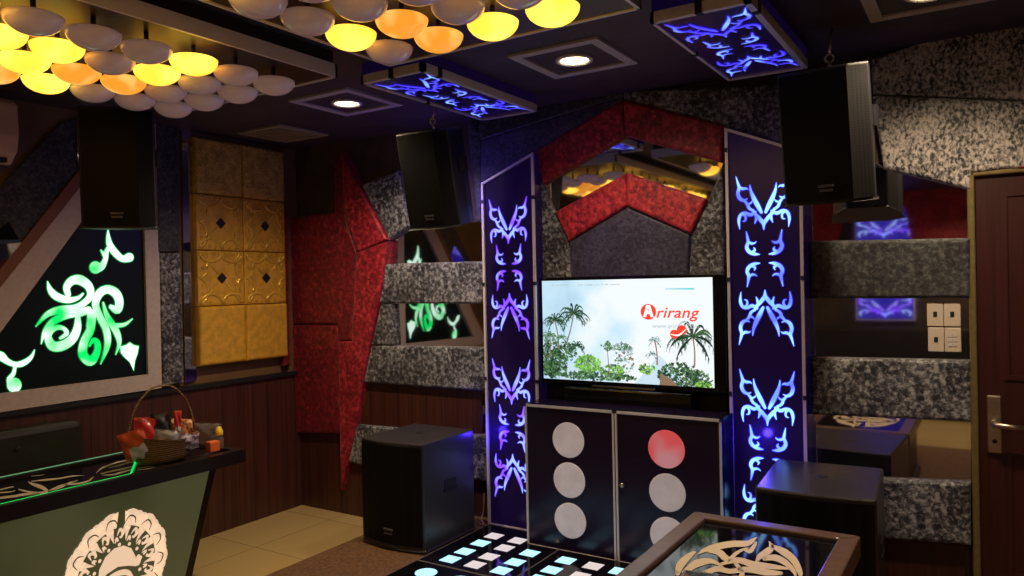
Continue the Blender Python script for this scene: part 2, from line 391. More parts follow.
for k, P in enumerate(([(545, 184), (628.5, 136), (629, 174), (557, 213)], [(628.5, 136), (724, 162), (710, 200.5), (629, 174)])):
    mirror(P, ['left', 'right'][k]+' slanted mirror between the red chevron bands above television', YW-.03)

# ------------------------------------------------------------------ padded upholstery on the screen wall
PLX0, PRX1 = BW(484, 300, 3.62).x-.003, BW(804.5, 300, 3.62).x+.003
def wpad(px, label, mat, name='padded_wall_cushion', depth=.06, bev=.018, Y=YW, cat='wall padding', group=None):
    pts = [BW(x, y, Y-depth/2)+Vector((0, depth/2, 0)) for x, y in px]
    if name == 'padded_bar':
        for p in pts: p.x = min(p.x, PLX0) if p.x < -2 else max(p.x, PRX1)
    return setp(pad(name, pts, NB, depth, bev, mat), label, cat, group)
G1 = 'grey velvet bars on the screen wall'
wpad([(384, 264), (490, 261), (490, 303.5), (380, 303.5)], 'grey crushed velvet horizontal bar just under the middle hanging speaker', M['grey'], 'padded_bar', group=G1)
wpad([(374, 345), (492, 347), (492, 391), (366, 382)], 'grey crushed velvet horizontal bar under green mirror reflection', M['grey'], 'padded_bar', group=G1)
wpad([(358, 424), (492, 435), (492, 481), (350, 462)], 'grey velvet bar low behind the left subwoofer', M['grey'], 'padded_bar', group=G1)
wpad([(800, 241.5), (971, 238), (971, 298), (800, 298.5)], 'dark grey velvet bar above the cream switch plates', M['greyd'], 'padded_bar', group=G1)
wpad([(800, 356.5), (971, 360), (971, 421), (800, 413)], 'mottled silver velvet bar below the cream switch plates', M['grey'], 'padded_bar', group=G1)
wpad([(800, 474), (971, 482), (971, 544), (800, 530)], 'lowest silver velvet bar beside the door behind right subwoofer', M['grey'], 'padded_bar', group=G1)
wpad([(383, 304), (395, 304), (397, 345), (374, 345)], 'small upright grey velvet block between two grey bars', M['grey'])
wpad([(364, 185), (401, 171), (412.5, 226), (391.6, 240)], 'tilted grey velvet diamond between red spike and hanging speaker', M['grey'])
wpad([(470, 124), (484, 120), (484.5, 222), (478, 222)], 'narrow charcoal velvet strip between middle hanging speaker and light panel', M['greyd'])
wpad([(470, 123), (557, 104), (626, 92), (626, 98), (484, 141)], 'thin charcoal velvet band right under the ceiling', M['greyd'])
wpad([(484, 141), (625, 97.5), (625, 100.5), (536, 152.5), (483, 183)], 'slate velvet slanting band left of the red chevron peak', M['greyv'])
wpad([(625, 92), (800, 84), (800, 150), (725, 126.5), (625, 100)], 'grey velvet band slanting down right of the red chevron peak', M['grey'])
wpad([(800, 84), (874, 84), (874, 160), (884, 168), (800, 150)], 'charcoal velvet board behind the right hanging speaker', M['greyd'])
wpad([(872, 96), (1060, 103.5), (1060, 168), (1004, 170), (972, 174), (971, 190), (884, 169)], 'bright silver velvet board right above the door', M['greyb'])
wpad([(872, 60), (960, 30), (1060, 18), (1060, 102.5), (872, 95)], 'bright silver velvet board topmost beside the ceiling', M['greyb'])
wpad([(1003, 169), (1060, 158), (1060, 171)], 'small red velvet wedge above the door frame', M['red'])
# chevrons
wpad([(536, 152.5), (624.5, 100.4), (627.5, 137), (545.5, 185)], 'left half of the large outer red velvet chevron', M['red'], depth=.07)
wpad([(624.5, 100.4), (726, 126.5), (724, 163.5), (627.5, 137)], 'right half of the large outer red velvet chevron', M['red'], depth=.07)
wpad([(557, 212.3), (628.7, 173.3), (628.7, 206.3), (570.7, 241.3)], 'left half of the small inner red velvet chevron', M['redl'], depth=.07)
wpad([(628.7, 173.3), (709, 199.5), (692.3, 234.3), (628.7, 206.3)], 'right half of the small inner red velvet chevron', M['redl'], depth=.07)
wpad([(571, 241.3), (628.7, 206.3), (692, 234.3), (689, 300), (573, 300)], 'dark slate velvet pentagon under the inner red chevron', M['greyv'], depth=.05)
wpad([(537, 165), (545.5, 185), (570.7, 241.3), (573, 300), (537, 300)], 'grey velvet wedge left of slate pentagon above television', M['grey'], depth=.05)
wpad([(724.5, 163.5), (709.5, 199.6), (692.3, 234.3), (689, 300), (727, 300)], 'grey velvet wedge right of slate pentagon above television', M['grey'], depth=.05)
wpad([(536, 300), (728, 300), (728, 425), (536, 425)], 'black board behind the television', M['black'], 'television_back_wall', depth=.03, bev=.004, cat='wall board')
# red sculpture in the corner
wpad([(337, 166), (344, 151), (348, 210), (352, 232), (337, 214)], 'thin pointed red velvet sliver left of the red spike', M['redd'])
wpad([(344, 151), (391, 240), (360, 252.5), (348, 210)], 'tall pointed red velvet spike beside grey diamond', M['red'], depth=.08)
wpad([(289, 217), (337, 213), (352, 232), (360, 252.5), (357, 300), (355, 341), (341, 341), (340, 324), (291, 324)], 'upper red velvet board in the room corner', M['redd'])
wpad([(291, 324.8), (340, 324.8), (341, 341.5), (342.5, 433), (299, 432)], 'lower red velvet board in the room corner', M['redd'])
wpad([(360, 252.5), (391, 241), (384.5, 290), (369, 365), (357, 436), (344, 490), (341.5, 341), (355, 341)], 'long red velvet blade tapering down to the floor', M['red'], depth=.08)

# ------------------------------------------------------------------ upholstery and gold tiles on the sofa wall
def lpad(px, label, mat, name='padded_wall_cushion', depth=.05, bev=.014, X=XL, cat='wall padding', group=None):
    return setp(pad(name, [LW(x, y, X+depth)-Vector((depth, 0, 0)) for x, y in px], NL, depth, bev, mat), label, cat, group)
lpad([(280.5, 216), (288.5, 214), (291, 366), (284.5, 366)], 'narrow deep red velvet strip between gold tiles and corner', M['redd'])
XT = XL+.02
def grid_pt(u, v):
    a = [LW(190.5, 140, XT), LW(279, 149, XT), LW(196.5, 367, XT), LW(285.5, 356, XT)]
    y0, y1 = (a[0].y+a[2].y)/2, (a[1].y+a[3].y)/2; z0 = (a[0].z+a[1].z)/2; z1 = (a[2].z+a[3].z)/2
    return y0+(y1-y0)*u, z0+(z1-z0)*v
rows = [0, .247, .493, .738, 1.0]
rown = ['topmost row', 'second row from top', 'third row from top', 'bottom row']
for r_ in range(4):
    for c_ in range(2):
        y0, z1 = grid_pt(c_*.5, rows[r_]); y1, z0 = grid_pt(c_*.5+.5, rows[r_+1])
        g = .002
        kind = 'glitter' if r_ == 0 else 'plain' if r_ == 3 else 'embossed'
        side = 'beside the dark mirror strip' if c_ == 0 else 'beside the room corner'
        lab = {'glitter': 'glittery gold padded tile, topmost row, ', 'plain': 'plain matt gold padded tile, bottom row, ', 'embossed': 'embossed gold tile with dark diamond, '+rown[r_]+', '}[kind]+side
        t = thing('padded_wall_tile', lab, 'wall tile', (XT, (y0+y1)/2, z0), group='gold padded tiles on the sofa wall')
        P = [(XT, y0+g, z0+g), (XT, y1-g, z0+g), (XT, y1-g, z1-g), (XT, y0+g, z1-g)]
        dp = .05 if kind != 'embossed' else .035
        pad('cushion', P, NL, dp, .022 if kind != 'embossed' else .008, M['goldg'] if kind == 'glitter' else M['gold'], t)
        if kind == 'embossed':
            cy, cz, s = (y0+y1)/2, (z0+z1)/2, min(y1-y0, z1-z0)/2; xs = XT+dp
            dm = MB(); q = s*.2
            dm.poly([(xs, cy-q, cz), (xs, cy, cz-q), (xs, cy+q, cz), (xs, cy, cz+q)], NL, .006); dm.build('diamond_inlay', M['black'], t)
            em = MB()
            hw, hh = (y1-y0)/2, (z1-z0)/2
            for a in (-1, 1):
                for b in (-1, 1):
                    em.tube([(xs, cy+a*q*.8, cz+b*q*.8), (xs, cy+a*hw*.78, cz+b*hh*.78)], .005, 6)
                    em.lathe((xs, cy+a*hw*.60, cz+b*hh*.60), [(.010, 0), (.008, .005), (0, .008)], 8, ax=0)
            for hv in range(4):      # scalloped cusps: two arcs along each side
                for sgn in (-1, 1):
                    arc = []
                    for i in range(9):
                        th = math.pi*i/8; al = sgn*.45+.45*math.cos(th)*1; ou = .92-.34*math.sin(th)
                        a_, b_ = (al, ou) if hv < 2 else (ou, al)
                        if hv % 2: (a_, b_) = (a_, -b_) if hv < 2 else (-a_, b_)
                        arc.append((xs, cy+a_*hw, cz+b_*hh))
                    em.tube(arc, .009, 6)
            for i in range(26):
                a = i/26*4; k = int(a); fr_ = (a-k)*2-1
                p = [(fr_, .88), (.88, -fr_), (-fr_, -.88), (-.88, fr_)][k]
                cc = [(xs, cy+(p[0]*.9+.045*math.cos(th))*hw, cz+(p[1]+.045*math.sin(th))*hh) for th in [j*2*math.pi/8 for j in range(8)]]
                em.tube(cc, .005, 5, closed=True)
            em.build('embossed_scrollwork', M['goldd'], t, smooth=True)
lpad([(160, 253), (181, 253), (185, 383), (164, 386)], 'grey velvet upright block between white frame and gold tiles', M['grey'])
lpad([(156, 112), (178.5, 116), (181, 252), (159, 252)], 'charcoal velvet upright block behind the left hanging speaker', M['greyd'])
ms = MB(); ms.poly([LW(x, y, XL+.012) for x, y in ((181, 128), (190.5, 130), (196, 380), (185, 383))], NL, .006)
setp(ms.build('wall_mirror', M['mirror']), 'narrow dark mirror strip beside the gold tiles', 'mirror')
wbd = MB(); wbd.box((XL, LW(279, 150, XL).y+.02, ZW+.02), (XL+.015, YW, ZC)); setp(wbd.build('wall_left_corner_board', M['wallbr']), kind='structure')

# triangular framed green artwork
XA = XL+.012
art = thing('lit_wall_art', 'triangular white framed black panel with glowing green flourishes above the sofa', 'wall art', LW(80, 399, XA))
inner = [(142.2, 139), (148.6, 374.5), (-49, 400)]
outer = [(156, 92), (162, 388), (-112, 429)]
bd = MB(); bd.poly([LW(x, y, XA) for x, y in inner], NL, .008); bd.build('panel_board', plain('black_green_acrylic', (.004, .008, .006), .35, spec=.25), art)
fm = MB()
for i in range(3):
    j = (i+1) % 3
    fm.poly([LW(*q, XA+.03) for q in (inner[i], inner[j], outer[j], outer[i])], NL, -.03)
fm.build('frame', M['white'], art)
ed = MB(); e0, e1 = outer[2], outer[0]
ed.poly([LW(*q, XA+.027) for q in (e0, e1, (e1[0]-8, e1[1]-8), (e0[0]-8, e0[1]-8))], NL, -.027)
ed.build('frame_edge', plain('tan_edge', (.22, .075, .03), .5), art)
def gf(h): return lambda x, y: LW(x/3.2, 220+y/3.2, XA)+Vector((h, 0, 0))
GS = [
 [(342, 30, 1), (343, 55, 12), (348, 80, 20), (365, 105, 22), (388, 124, 20), (410, 120, 28)],
 [(346, 85, 10), (337, 102, 14), (335, 122, 14), (322, 148, 22), (302, 152, 38)], [(318, 95, 2), (330, 112, 12), (336, 125, 10)],
 [(214, 238, 18), (210, 215, 22), (226, 195, 26), (252, 192, 30), (280, 212, 26), (286, 242, 22), (265, 266, 20), (235, 282, 22), (190, 288, 24), (148, 302, 16), (110, 342, 1)],
 [(148, 195, 1), (158, 225, 18), (180, 246, 24), (215, 256, 20), (245, 250, 12), (262, 236, 6)],
 [(128, 398, 1), (140, 358, 14), (165, 326, 20), (205, 306, 22), (245, 296, 24), (280, 286, 18)],
 [(245, 305, 14), (244, 345, 24), (228, 380, 28), (196, 402, 30), (164, 402, 30), (150, 372, 22), (168, 347, 18), (196, 345, 12), (210, 362, 14), (190, 378, 8)],
 [(352, 278, 14), (372, 288, 24), (378, 260, 26), (366, 234, 28), (340, 222, 26), (314, 236, 26), (302, 270, 22), (316, 310, 22), (336, 350, 22), (340, 400, 18), (318, 462, 1)],
 [(326, 262, 4), (336, 300, 14), (352, 330, 20), (370, 360, 20), (378, 395, 12), (366, 432, 1)], [(422, 315, 1), (396, 334, 10), (366, 338, 14)],
 [(296, 300, 16), (286, 350, 24), (266, 390, 26), (262, 430, 28), (286, 452, 28), (306, 425, 20), (308, 395, 18), (296, 384, 12), (282, 402, 6)],
 [(250, 300, 20), (278, 292, 18), (304, 300, 14)], [(275, 285, 8), (285, 310, 18), (280, 340, 14)],
 [(108, 414, 1), (95, 440, 12), (70, 458, 18), (45, 462, 16), (20, 452, 18), (0, 435, 26), (-14, 424, 12)], [(45, 465, 10), (40, 490, 12), (28, 510, 20), (42, 528, 46)],
]
SP = [(381, 405), (400, 400), (412, 392), (424, 400), (440, 404), (436, 428), (428, 450), (424, 482), (412, 455), (392, 436), (383, 424)]
mh = MB(); mg = MB()
for S in GS: stroke(mh, S, gf(.010), 3); stroke(mg, S, gf(.012), 0)
flat(mh, [(412+(x-412)*1.15, 430+(y-430)*1.1) for x, y in SP], gf(.010)); flat(mg, SP, gf(.012))
setp(mh.build('pattern_glow', M['greenH'], art)); setp(mg.build('green_pattern', M['greenP'], art), 'glowing green flourish pattern')
# charcoal slanting band and mirror above the triangle
lpad([(20, 300), (-60, 400), (-60, 250), (60, 122), (140, 100), (92, 165)], 'charcoal velvet slanting band above the triangular art frame', M['greyd'], depth=.025)
mz = MB(); mz.poly([LW(x, y, XL+.03) for x, y in ((-30, 252), (8, 222), (22, 245), (16, 276), (-30, 330))], NL, .006)
setp(mz.build('wall_mirror', M['mirror']), 'small angular mirror at the edge below the air conditioner', 'mirror')
mz = MB(); mz.poly([LW(x, y, XL+.03) for x, y in ((76, 130), (90, 122), (90, 178), (78, 186))], NL, .006)
setp(mz.build('wall_mirror', M['mirror']), 'small mirror sliver beside the left hanging speaker', 'mirror')

# air conditioner
a0 = LW(18.5, 115, XL+.2); a1 = LW(18.5, 160, XL+.2)
ac = thing('air_conditioner', 'white split air conditioner unit at the edge under the lamp bowls', 'air conditioner', (XL, a0.y-.4, a1.z))
pr = [(0, 0), (.12, -.02), (.19, .04), (.21, .12), (.20, .27), (.17, .30), (0, .30)]
n = len(pr); v = [(XL+x, yy, a1.z+z) for yy in (a0.y-.85, a0.y) for x, z in pr]
f = [tuple(range(n)), tuple(range(n, 2*n))]+[(i, (i+1) % n, (i+1) % n+n, i+n) for i in range(n)]
mesh('casing', v, f, M['acw'], ac, bevel=(.012, 3, None))
lo_ = MB(); lo_.box((XL+.10, a0.y-.8, a1.z-.012), (XL+.165, a0.y-.04, a1.z+.01)); lo_.build('air_outlet', M['black'], ac)
lo_ = MB(); lo_.box((XL+.205, a0.y-.80, a1.z+.11), (XL+.214, a0.y-.02, a1.z+.117)); lo_.build('front_line', M['foilwh'], ac)

# ------------------------------------------------------------------ blue pattern light panels
M1 = [
 [(42, 26, 1), (39, 48, 8), (30, 72, 13), (18, 96, 14), (7, 118, 9)],
 [(87, -4, 1), (81, 18, 7), (77, 34, 10), (81, 52, 11), (75, 69, 11), (62, 76, 8), (50, 71, 2)],
 [(79, 28, 6), (67, 38, 9), (54, 38, 6), (47, 43, 1)],
 [(62, 77, 6), (52, 88, 9), (46, 102, 9), (33, 112, 7)], [(50, 90, 6), (40, 86, 5), (34, 78, 1)],
 [(26, 116, 8), (42, 124, 11), (60, 117, 9), (74, 123, 10), (80, 142, 9), (77, 170, 1)],
 [(68, 119, 7), (58, 128, 7), (59, 141, 5), (68, 144, 1)],
 [(34, 110, 8), (26, 124, 11), (13, 138, 12), (5, 150, 10)],
 [(0, 176, 1), (0, 162, 8), (4, 148, 11), (9, 140, 8)], [(29, 154, 1), (24, 140, 8), (22, 128, 9)],
]
MS = [
 [(57, -4, 1), (53, 16, 7), (51, 32, 10), (56, 48, 11), (48, 63, 12), (30, 71, 10), (13, 73, 1)],
 [(52, 28, 6), (42, 36, 8), (31, 36, 5), (24, 30, 1)], [(40, 66, 8), (30, 58, 7), (34, 49, 1)],
]
# two mirror-image heads with the small hooks between them
def place(S, s0, H, flip): return [[(x, s0+(H-y if flip else y), w) for x, y, w in P] for P in S]
SEQ = place(M1, 0, 174, 0)+place(MS, 180, 74, 0)+place(MS, 280, 74, 1)+place(M1, 368, 174, 1)
LEN = 542
def pattern(mbh, mbp, fn, hh, hp, S=SEQ):
    for P in S:
        for sg in (-1, 1):
            Q = [(sg*x, y, w*1.0) for x, y, w in P]
            stroke(mbh, Q, fn(hh), 3.4); stroke(mbp, Q, fn(hp), 0)
YP = 3.62
def wall_panel(pxs, label, skew):
    tl, tr, zb = BW(*pxs[0], YP), BW(*pxs[1], YP), ZS
    x0, x1 = BW(*pxs[2], YP).x, BW(*pxs[3], YP).x
    t = thing('light_panel', label, 'light panel', ((x0+x1)/2, YW, ZS), group='blue pattern light panels flanking the screen')
    w = .014
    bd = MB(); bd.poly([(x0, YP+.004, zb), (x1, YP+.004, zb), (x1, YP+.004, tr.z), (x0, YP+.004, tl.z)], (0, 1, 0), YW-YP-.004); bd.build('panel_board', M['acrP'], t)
    fm = MB(); nb = (0, -1, 0)
    sl = (tr.z-tl.z)/(x1-x0)
    fm.poly([(x0, YP+.004, zb), (x0+w, YP+.004, zb), (x0+w, YP+.004, tl.z+sl*w), (x0, YP+.004, tl.z)], nb, .012)
    fm.poly([(x1-w, YP+.004, zb), (x1, YP+.004, zb), (x1, YP+.004, tr.z), (x1-w, YP+.004, tr.z-sl*w)], nb, .012)
    fm.poly([(x0, YP+.004, tl.z-w), (x1, YP+.004, tr.z-w), (x1, YP+.004, tr.z), (x0, YP+.004, tl.z)], nb, .011)
    fm.poly([(x0, YP+.004, zb), (x1, YP+.004, zb), (x1, YP+.004, zb+w), (x0, YP+.004, zb+w)], nb, .011)
    fm.build('edge_frame', M['alum'], t)
    for z in (tl.z-.12, 1.55, 1.0):
        for xx in (x0+.004, x1-.004): cl = MB(); cl.box((xx-.008, YP-.012, z), (xx+.008, YP+.01, z+.02)); cl.build('frame_clip', M['black'], t)
    xc = (x0+x1)/2; sx = (x1-x0)/242*1.0
    sz = .00147
    f = lambda h, z0: (lambda x, y: Vector((xc+x*sx, YP-h, z0-y*sz)))
    zt = BW(765, 175, YP).z
    zt2 = BW(765, 371, YP).z
    for z0 in (zt, zt2):
        mh, mp_ = MB(), MB(); pattern(mh, mp_, lambda h: f(h-.002, z0), .002, .004)
        g = mp_.build('tribal_pattern', M['blueP'] if skew else M['violP'], t); g['label'] = 'glowing %s tribal pattern' % ('blue' if skew else 'violet')
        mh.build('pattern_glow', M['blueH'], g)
    return t, x0, x1
_, PL0, PL1 = wall_panel([(483, 183), (535, 152), (484, 300), (536.5, 300)], 'tall black panel with glowing violet tribal pattern left of the television', 0)
_, PR0, PR1 = wall_panel([(726.5, 127.5), (803, 150), (728, 300), (804.5, 300)], 'tall black panel with glowing blue tribal pattern right of the television', 1)
def ceil_panel(x0, x1, y0, y1, label):
    zb = 2.48
    t = thing('ceiling_light_panel', label, 'light panel', ((x0+x1)/2, (y0+y1)/2, zb), group='blue pattern light panels under the ceiling')
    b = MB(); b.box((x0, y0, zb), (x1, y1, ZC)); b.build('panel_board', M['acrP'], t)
    f = MB(); w = .018
    for lo, hi in (((x0-.004, y0-.004), (x0+w*.5, y1+.004)), ((x1-w, y0-.004), (x1+.004, y1+.004)), ((x0-.004, y0-.004), (x1+.004, y0+w)), ((x0-.004, y1-w*.4), (x1+.004, y1+.004))):
        f.box((*lo, zb-.008), (*hi, zb+.03))
    f.build('edge_frame', M['alum'], t)
    for lo, hi in ((((x0+x1)/2-.012, y0-.008, zb-.011), ((x0+x1)/2+.012, y0+.02, zb+.032)), ((x1-.02, y0+.10, zb-.011), (x1+.008, y0+.125, zb+.032)), ((x0-.008, y0+.45, zb-.011), (x0+.012, y0+.47, zb+.032))):
        c = MB(); c.box(lo, hi); c.build('frame_clip', M['black'], t)
    s = (y1-y0-.12)/LEN; sx = (x1-x0-.05)/2/88
    mh, mp_ = MB(), MB()
    pattern(mh, mp_, lambda h: (lambda x, y: Vector(((x0+x1)/2+x*sx, y0+.06+y*s, zb-h))), .002, .004, [[(x, y, w*.72) for x, y, w in P] for P in SEQ])
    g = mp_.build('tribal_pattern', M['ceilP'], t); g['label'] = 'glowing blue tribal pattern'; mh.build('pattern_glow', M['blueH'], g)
ceil_panel(-2.36, -2.01, 2.50, 3.45, 'slim ceiling panel with blue tribal lights above the middle hanging speaker')
ceil_panel(-.99, -.65, 2.52, 3.46, 'ceiling panel with blue tribal lights beside the right hanging speaker')

# ------------------------------------------------------------------ lamp bowl boards
def bowl_geo(mb, c, r):
    prof = [(.0, .012), (r*.55, .010), (r*.93, .004), (r, 0)]
    for i in range(1, 9):
        a = math.pi/2*i/8; prof.append((r*math.cos(a), -r*.66*math.sin(a)))
    mb.lathe(c, prof, 28)
def lamp_board(name_label, x0, x1, y0, y1, xs, ys, lit):
    zb = 2.455
    t = thing('bowl_chandelier', name_label, 'ceiling lamp', ((x0+x1)/2, (y0+y1)/2, zb))
    b = MB(); b.box((x0, y0, zb), (x1, y1, ZC-.003)); b.build('backing_board', M['board'], t)
    f = MB(); w = .012
    for lo, hi in (((x0-w, y0), (x0, y1)), ((x1, y0), (x1+w, y1+w)), ((x0-w, y1), (x1+w, y1+w))): f.box((*lo, zb-.006), (*hi, zb+.05))
    f.build('edge_trim', M['alum'], t)
    for j, x in enumerate(xs):
        for i, y in enumerate(ys):
            s = lit(j, i)
            m = MB(); bowl_geo(m, (x, y, zb-.052), .084)
            m.lathe((x, y, zb-.008), [(.008, -.038), (.008, .008)], 10, k=1)
            o = m.build('lamp_bowl', [M[{0: 'lampoff', 1: 'lamphot', 2: 'lampor'}[s]], M['black']], t, smooth=True)
            o['label'] = {0: 'unlit white glass bowl', 1: 'bright yellow lit glass bowl', 2: 'orange glowing glass bowl'}[s]
L1 = [[0, 0, 1, 0, 0, 0], [0, 0, 1, 0, 1, 1], [0, 0, 2, 2, 1, 1], [0, 0, 0, 1, 2, 1]]
def lit1(j, i): return L1[j][i] if j < 4 and i < 6 else [1, 0, 1, 1, 2][(j*3+i*2) % 5]
L2 = [[0, 1, 0, 0], [2, 2, 0, 0], [1, 0, 0, 1], [1, 0, 1, 1], [0, 1, 0, 1]]
def lit2(j, i): return L2[j][i] if i < 4 else [1, 1, 0, 2, 1][(j*2+i) % 5]
lamp_board('far ceiling board of glass bowl lamps over the sofa table', -3.36, -2.325, -.4, 2.29, [-2.44-.226*k for k in range(4)], [2.07-.182*k for k in range(12)], lit1)
lamp_board('nearer ceiling board of glass bowl lamps in the room middle', -2.02, -.955, -.4, 2.30, [-1.772+.220*k for k in range(4)], [2.017-.188*k for k in range(12)], lit2)

# ------------------------------------------------------------------ downlights
def downlight(xc, yc, label, power=14, s=.215, lamp=True):
    t = thing('downlight', label, 'ceiling light', (xc, yc, ZC), group='square framed ceiling downlights')
    f = MB(); w = .045
    for lo, hi in (((xc-s, yc-s), (xc-s+w, yc+s)), ((xc+s-w, yc-s), (xc+s, yc+s)), ((xc-s+w, yc-s), (xc+s-w, yc-s+w)), ((xc-s+w, yc+s-w), (xc+s-w, yc+s))): f.box((*lo, ZC-.012), (*hi, ZC-.0005))
    f.build('square_frame', M['fpaint'], t)
    b = MB(); b.box((xc-s+w, yc-s+w, ZC-.004), (xc+s-w, yc+s-w, ZC-.0005)); b.build('backing_plate', M['ceil'], t)
    r = MB(); r.lathe((xc, yc, ZC-.004), [(.085, 0), (.085, -.010), (.075, -.014), (.062, -.008), (.062, 0)], 32); r.build('trim_ring', M['alum'], t, smooth=True)
    e = MB(); e.lathe((xc, yc, ZC-.004), [(.062, 0), (.062, -.006), (.045, -.012), (0, -.014)], 24); e.build('bulb', M['bulb'], t, smooth=True)
    if lamp:
        l = bpy.data.lights.new('downlight_beam', 'SPOT'); l.energy = power; l.color = (1, .78, .50); l.spot_size = R(150); l.spot_blend = .9; l.shadow_soft_size = .05
        o = bpy.data.objects.new('downlight_beam', l); COL.objects.link(o); o.location = (xc, yc, ZC-.03)
downlight(-2.9, 2.95, 'square downlight over the red corner spike', 105)
downlight(-1.54, 2.985, 'square downlight in front of the red chevron peak', 55)
downlight(-.155, 3.02, 'square downlight cut by the photo edge above the door', 90)
for x in (-3.3, -.2, 1.0): downlight(x, .3 if x > .5 else -1.5, 'added square fill downlight behind the viewer over x%d' % int(x*10) if 0 else {-3.3: 'added square fill downlight over the far sofa seat', -.2: 'added square fill downlight above the near table', 1.0: 'added square fill downlight near the side wall'}[x], 110)  # unseen downlights added behind the viewer to brighten the room
vt = thing('air_vent', 'pale square ceiling vent above the gold tiles', 'vent', FL(283, 133, ZC))
vc = FL(283, 133, ZC)
m = MB(); m.box((vc.x-.2, vc.y-.2, ZC-.012), (vc.x+.2, vc.y+.2, ZC-.0005)); m.build('vent_frame', plain('vent_paint', (.36, .29, .19), .5), vt)
m = MB()
for k in range(8): m.box((vc.x-.16, vc.y-.16+k*.042, ZC-.018), (vc.x+.16, vc.y-.135+k*.042, ZC-.011))
m.build('vent_slats', plain('vent_slat_paint', (.30, .24, .16), .5), vt)

# ------------------------------------------------------------------ hanging speakers
def speaker(c, rz, tilt, w, h, d, label, rollz=0):
    t = thing('hanging_speaker', label, 'speaker', c, (0, 0, 0), group='black speakers hung from the ceiling')
    t.rotation_mode = 'XYZ'
    t.matrix_world = Matrix.Translation(c) @ Matrix.Rotation(R(rz), 4, 'Z') @ Matrix.Rotation(R(tilt), 4, 'X') @ Matrix.Rotation(R(rollz), 4, 'Y')
    # plan: flat front with a faceted corner, tapering to the back
    pl = [(-w/2, -d/2), (w*.30, -d/2), (w/2, -d/2+.05), (w*.42, d*.12), (w*.28, d/2), (-w*.28, d/2), (-w*.46, d*.12)]
    n = len(pl); v = [(x, y, z) for z in (-h/2, h/2) for x, y in pl]
    f = [tuple(range(n)), tuple(range(n, 2*n))]+[(i, (i+1) % n, (i+1) % n+n, i+n) for i in range(n)]
    cab = mesh('cabinet', v, f, M['spk'], t, local=True, bevel=(.008, 2, None))
    g = MB(); e = .008; fr = [(-w/2+.012, -d/2-e), (w*.30, -d/2-e), (w/2-.004, -d/2+.05-e)]
    for (xa, ya), (xb, yb) in zip(fr[:-1], fr[1:]): g.add([(xa, ya, -h/2+.012), (xb, yb, -h/2+.012), (xb, yb, h/2-.012), (xa, ya, h/2-.012)], [(0, 1, 2, 3)])
    g.build('front_grille', M['perf'], t, local=True)
    lg = MB(); lg.box((-.028, -d/2-e-.006, -h/2+.065), (.028, -d/2-e, -h/2+.075)); lg.box((-.024, -d/2-e-.006, -h/2+.048), (.024, -d/2-e, -h/2+.058))
    lg.build('badge', plain('badge_grey', (.09, .085, .10), .35), t, local=True)
    hd = MB(); hd.box((w*.452, -.02, .02), (w*.475, .06, .10)); hd.build('side_handle', M['black'], t, local=True)
    # eyebolts and hook up to the ceiling
    hk = MB(); top = t.matrix_world.inverted() @ Vector((c[0], c[1], ZC))
    for yy in (-.0,):
        hk.tube([(0, yy, h/2-.01), (0, yy, h/2+.03)], .006, 8)
        hk.tube([(.016*math.cos(a), yy, h/2+.045+.016*math.sin(a)) for a in [i*2*math.pi/12 for i in range(12)]], .0045, 6, closed=True)
        hk.tube([(0, yy, h/2+.058), tuple(top)], .005, 8)
    hk.build('hanging_hook', M['steel'], t, local=True, smooth=True)
def at(x, y, dep): return CAM+ray(x, y)*dep
speaker(at(441, 178, 4.05), 2, 12, .30, .51, .29, 'black hanging speaker in the middle beside grey diamond')
speaker(at(834, 136, 3.02), -6, 9, .33, .52, .30, 'black hanging speaker with visible grille near the door', 0)
speaker(at(125, 171, 3.62), 45, 3, .315, .56, .30, 'black hanging speaker over the green wall art')

# ------------------------------------------------------------------ television
tv0 = BW(534.5, 275, 3.66); tv1 = BW(727, 405, 3.66); ty = 3.66
tv = thing('television', 'large flat television showing palm trees and a red logo', 'television', ((tv0.x+tv1.x)/2, YW-.03, tv1.z))
sa, sb = BW(542, 281, ty), BW(714.5, 386, ty)
sw, sh = sb.x-sa.x, .548
cs = MB(); X0, X1 = max(sa.x-.035, PL1+.002), min(sb.x+.065, PR0-.002); ZT, ZB = sa.z+.018, sa.z-sh-.028
cs.box((X0, ty, ZB), (X1, ty+.055, ZT)); cs.build('casing', M['tvglass'], tv, bevel=(.006, 2, None))
sn = MB(); sn.box((sa.x+.15, ty-.05, ZB-.10), (sb.x-.1, ty+.05, ZB-.005)); sn.box((sa.x+.3, ty-.02, ZB-.02), (sb.x-.3, ty+.03, ZB+.01)); sn.build('stand', M['tvglass'], tv, bevel=(.01, 2, None))
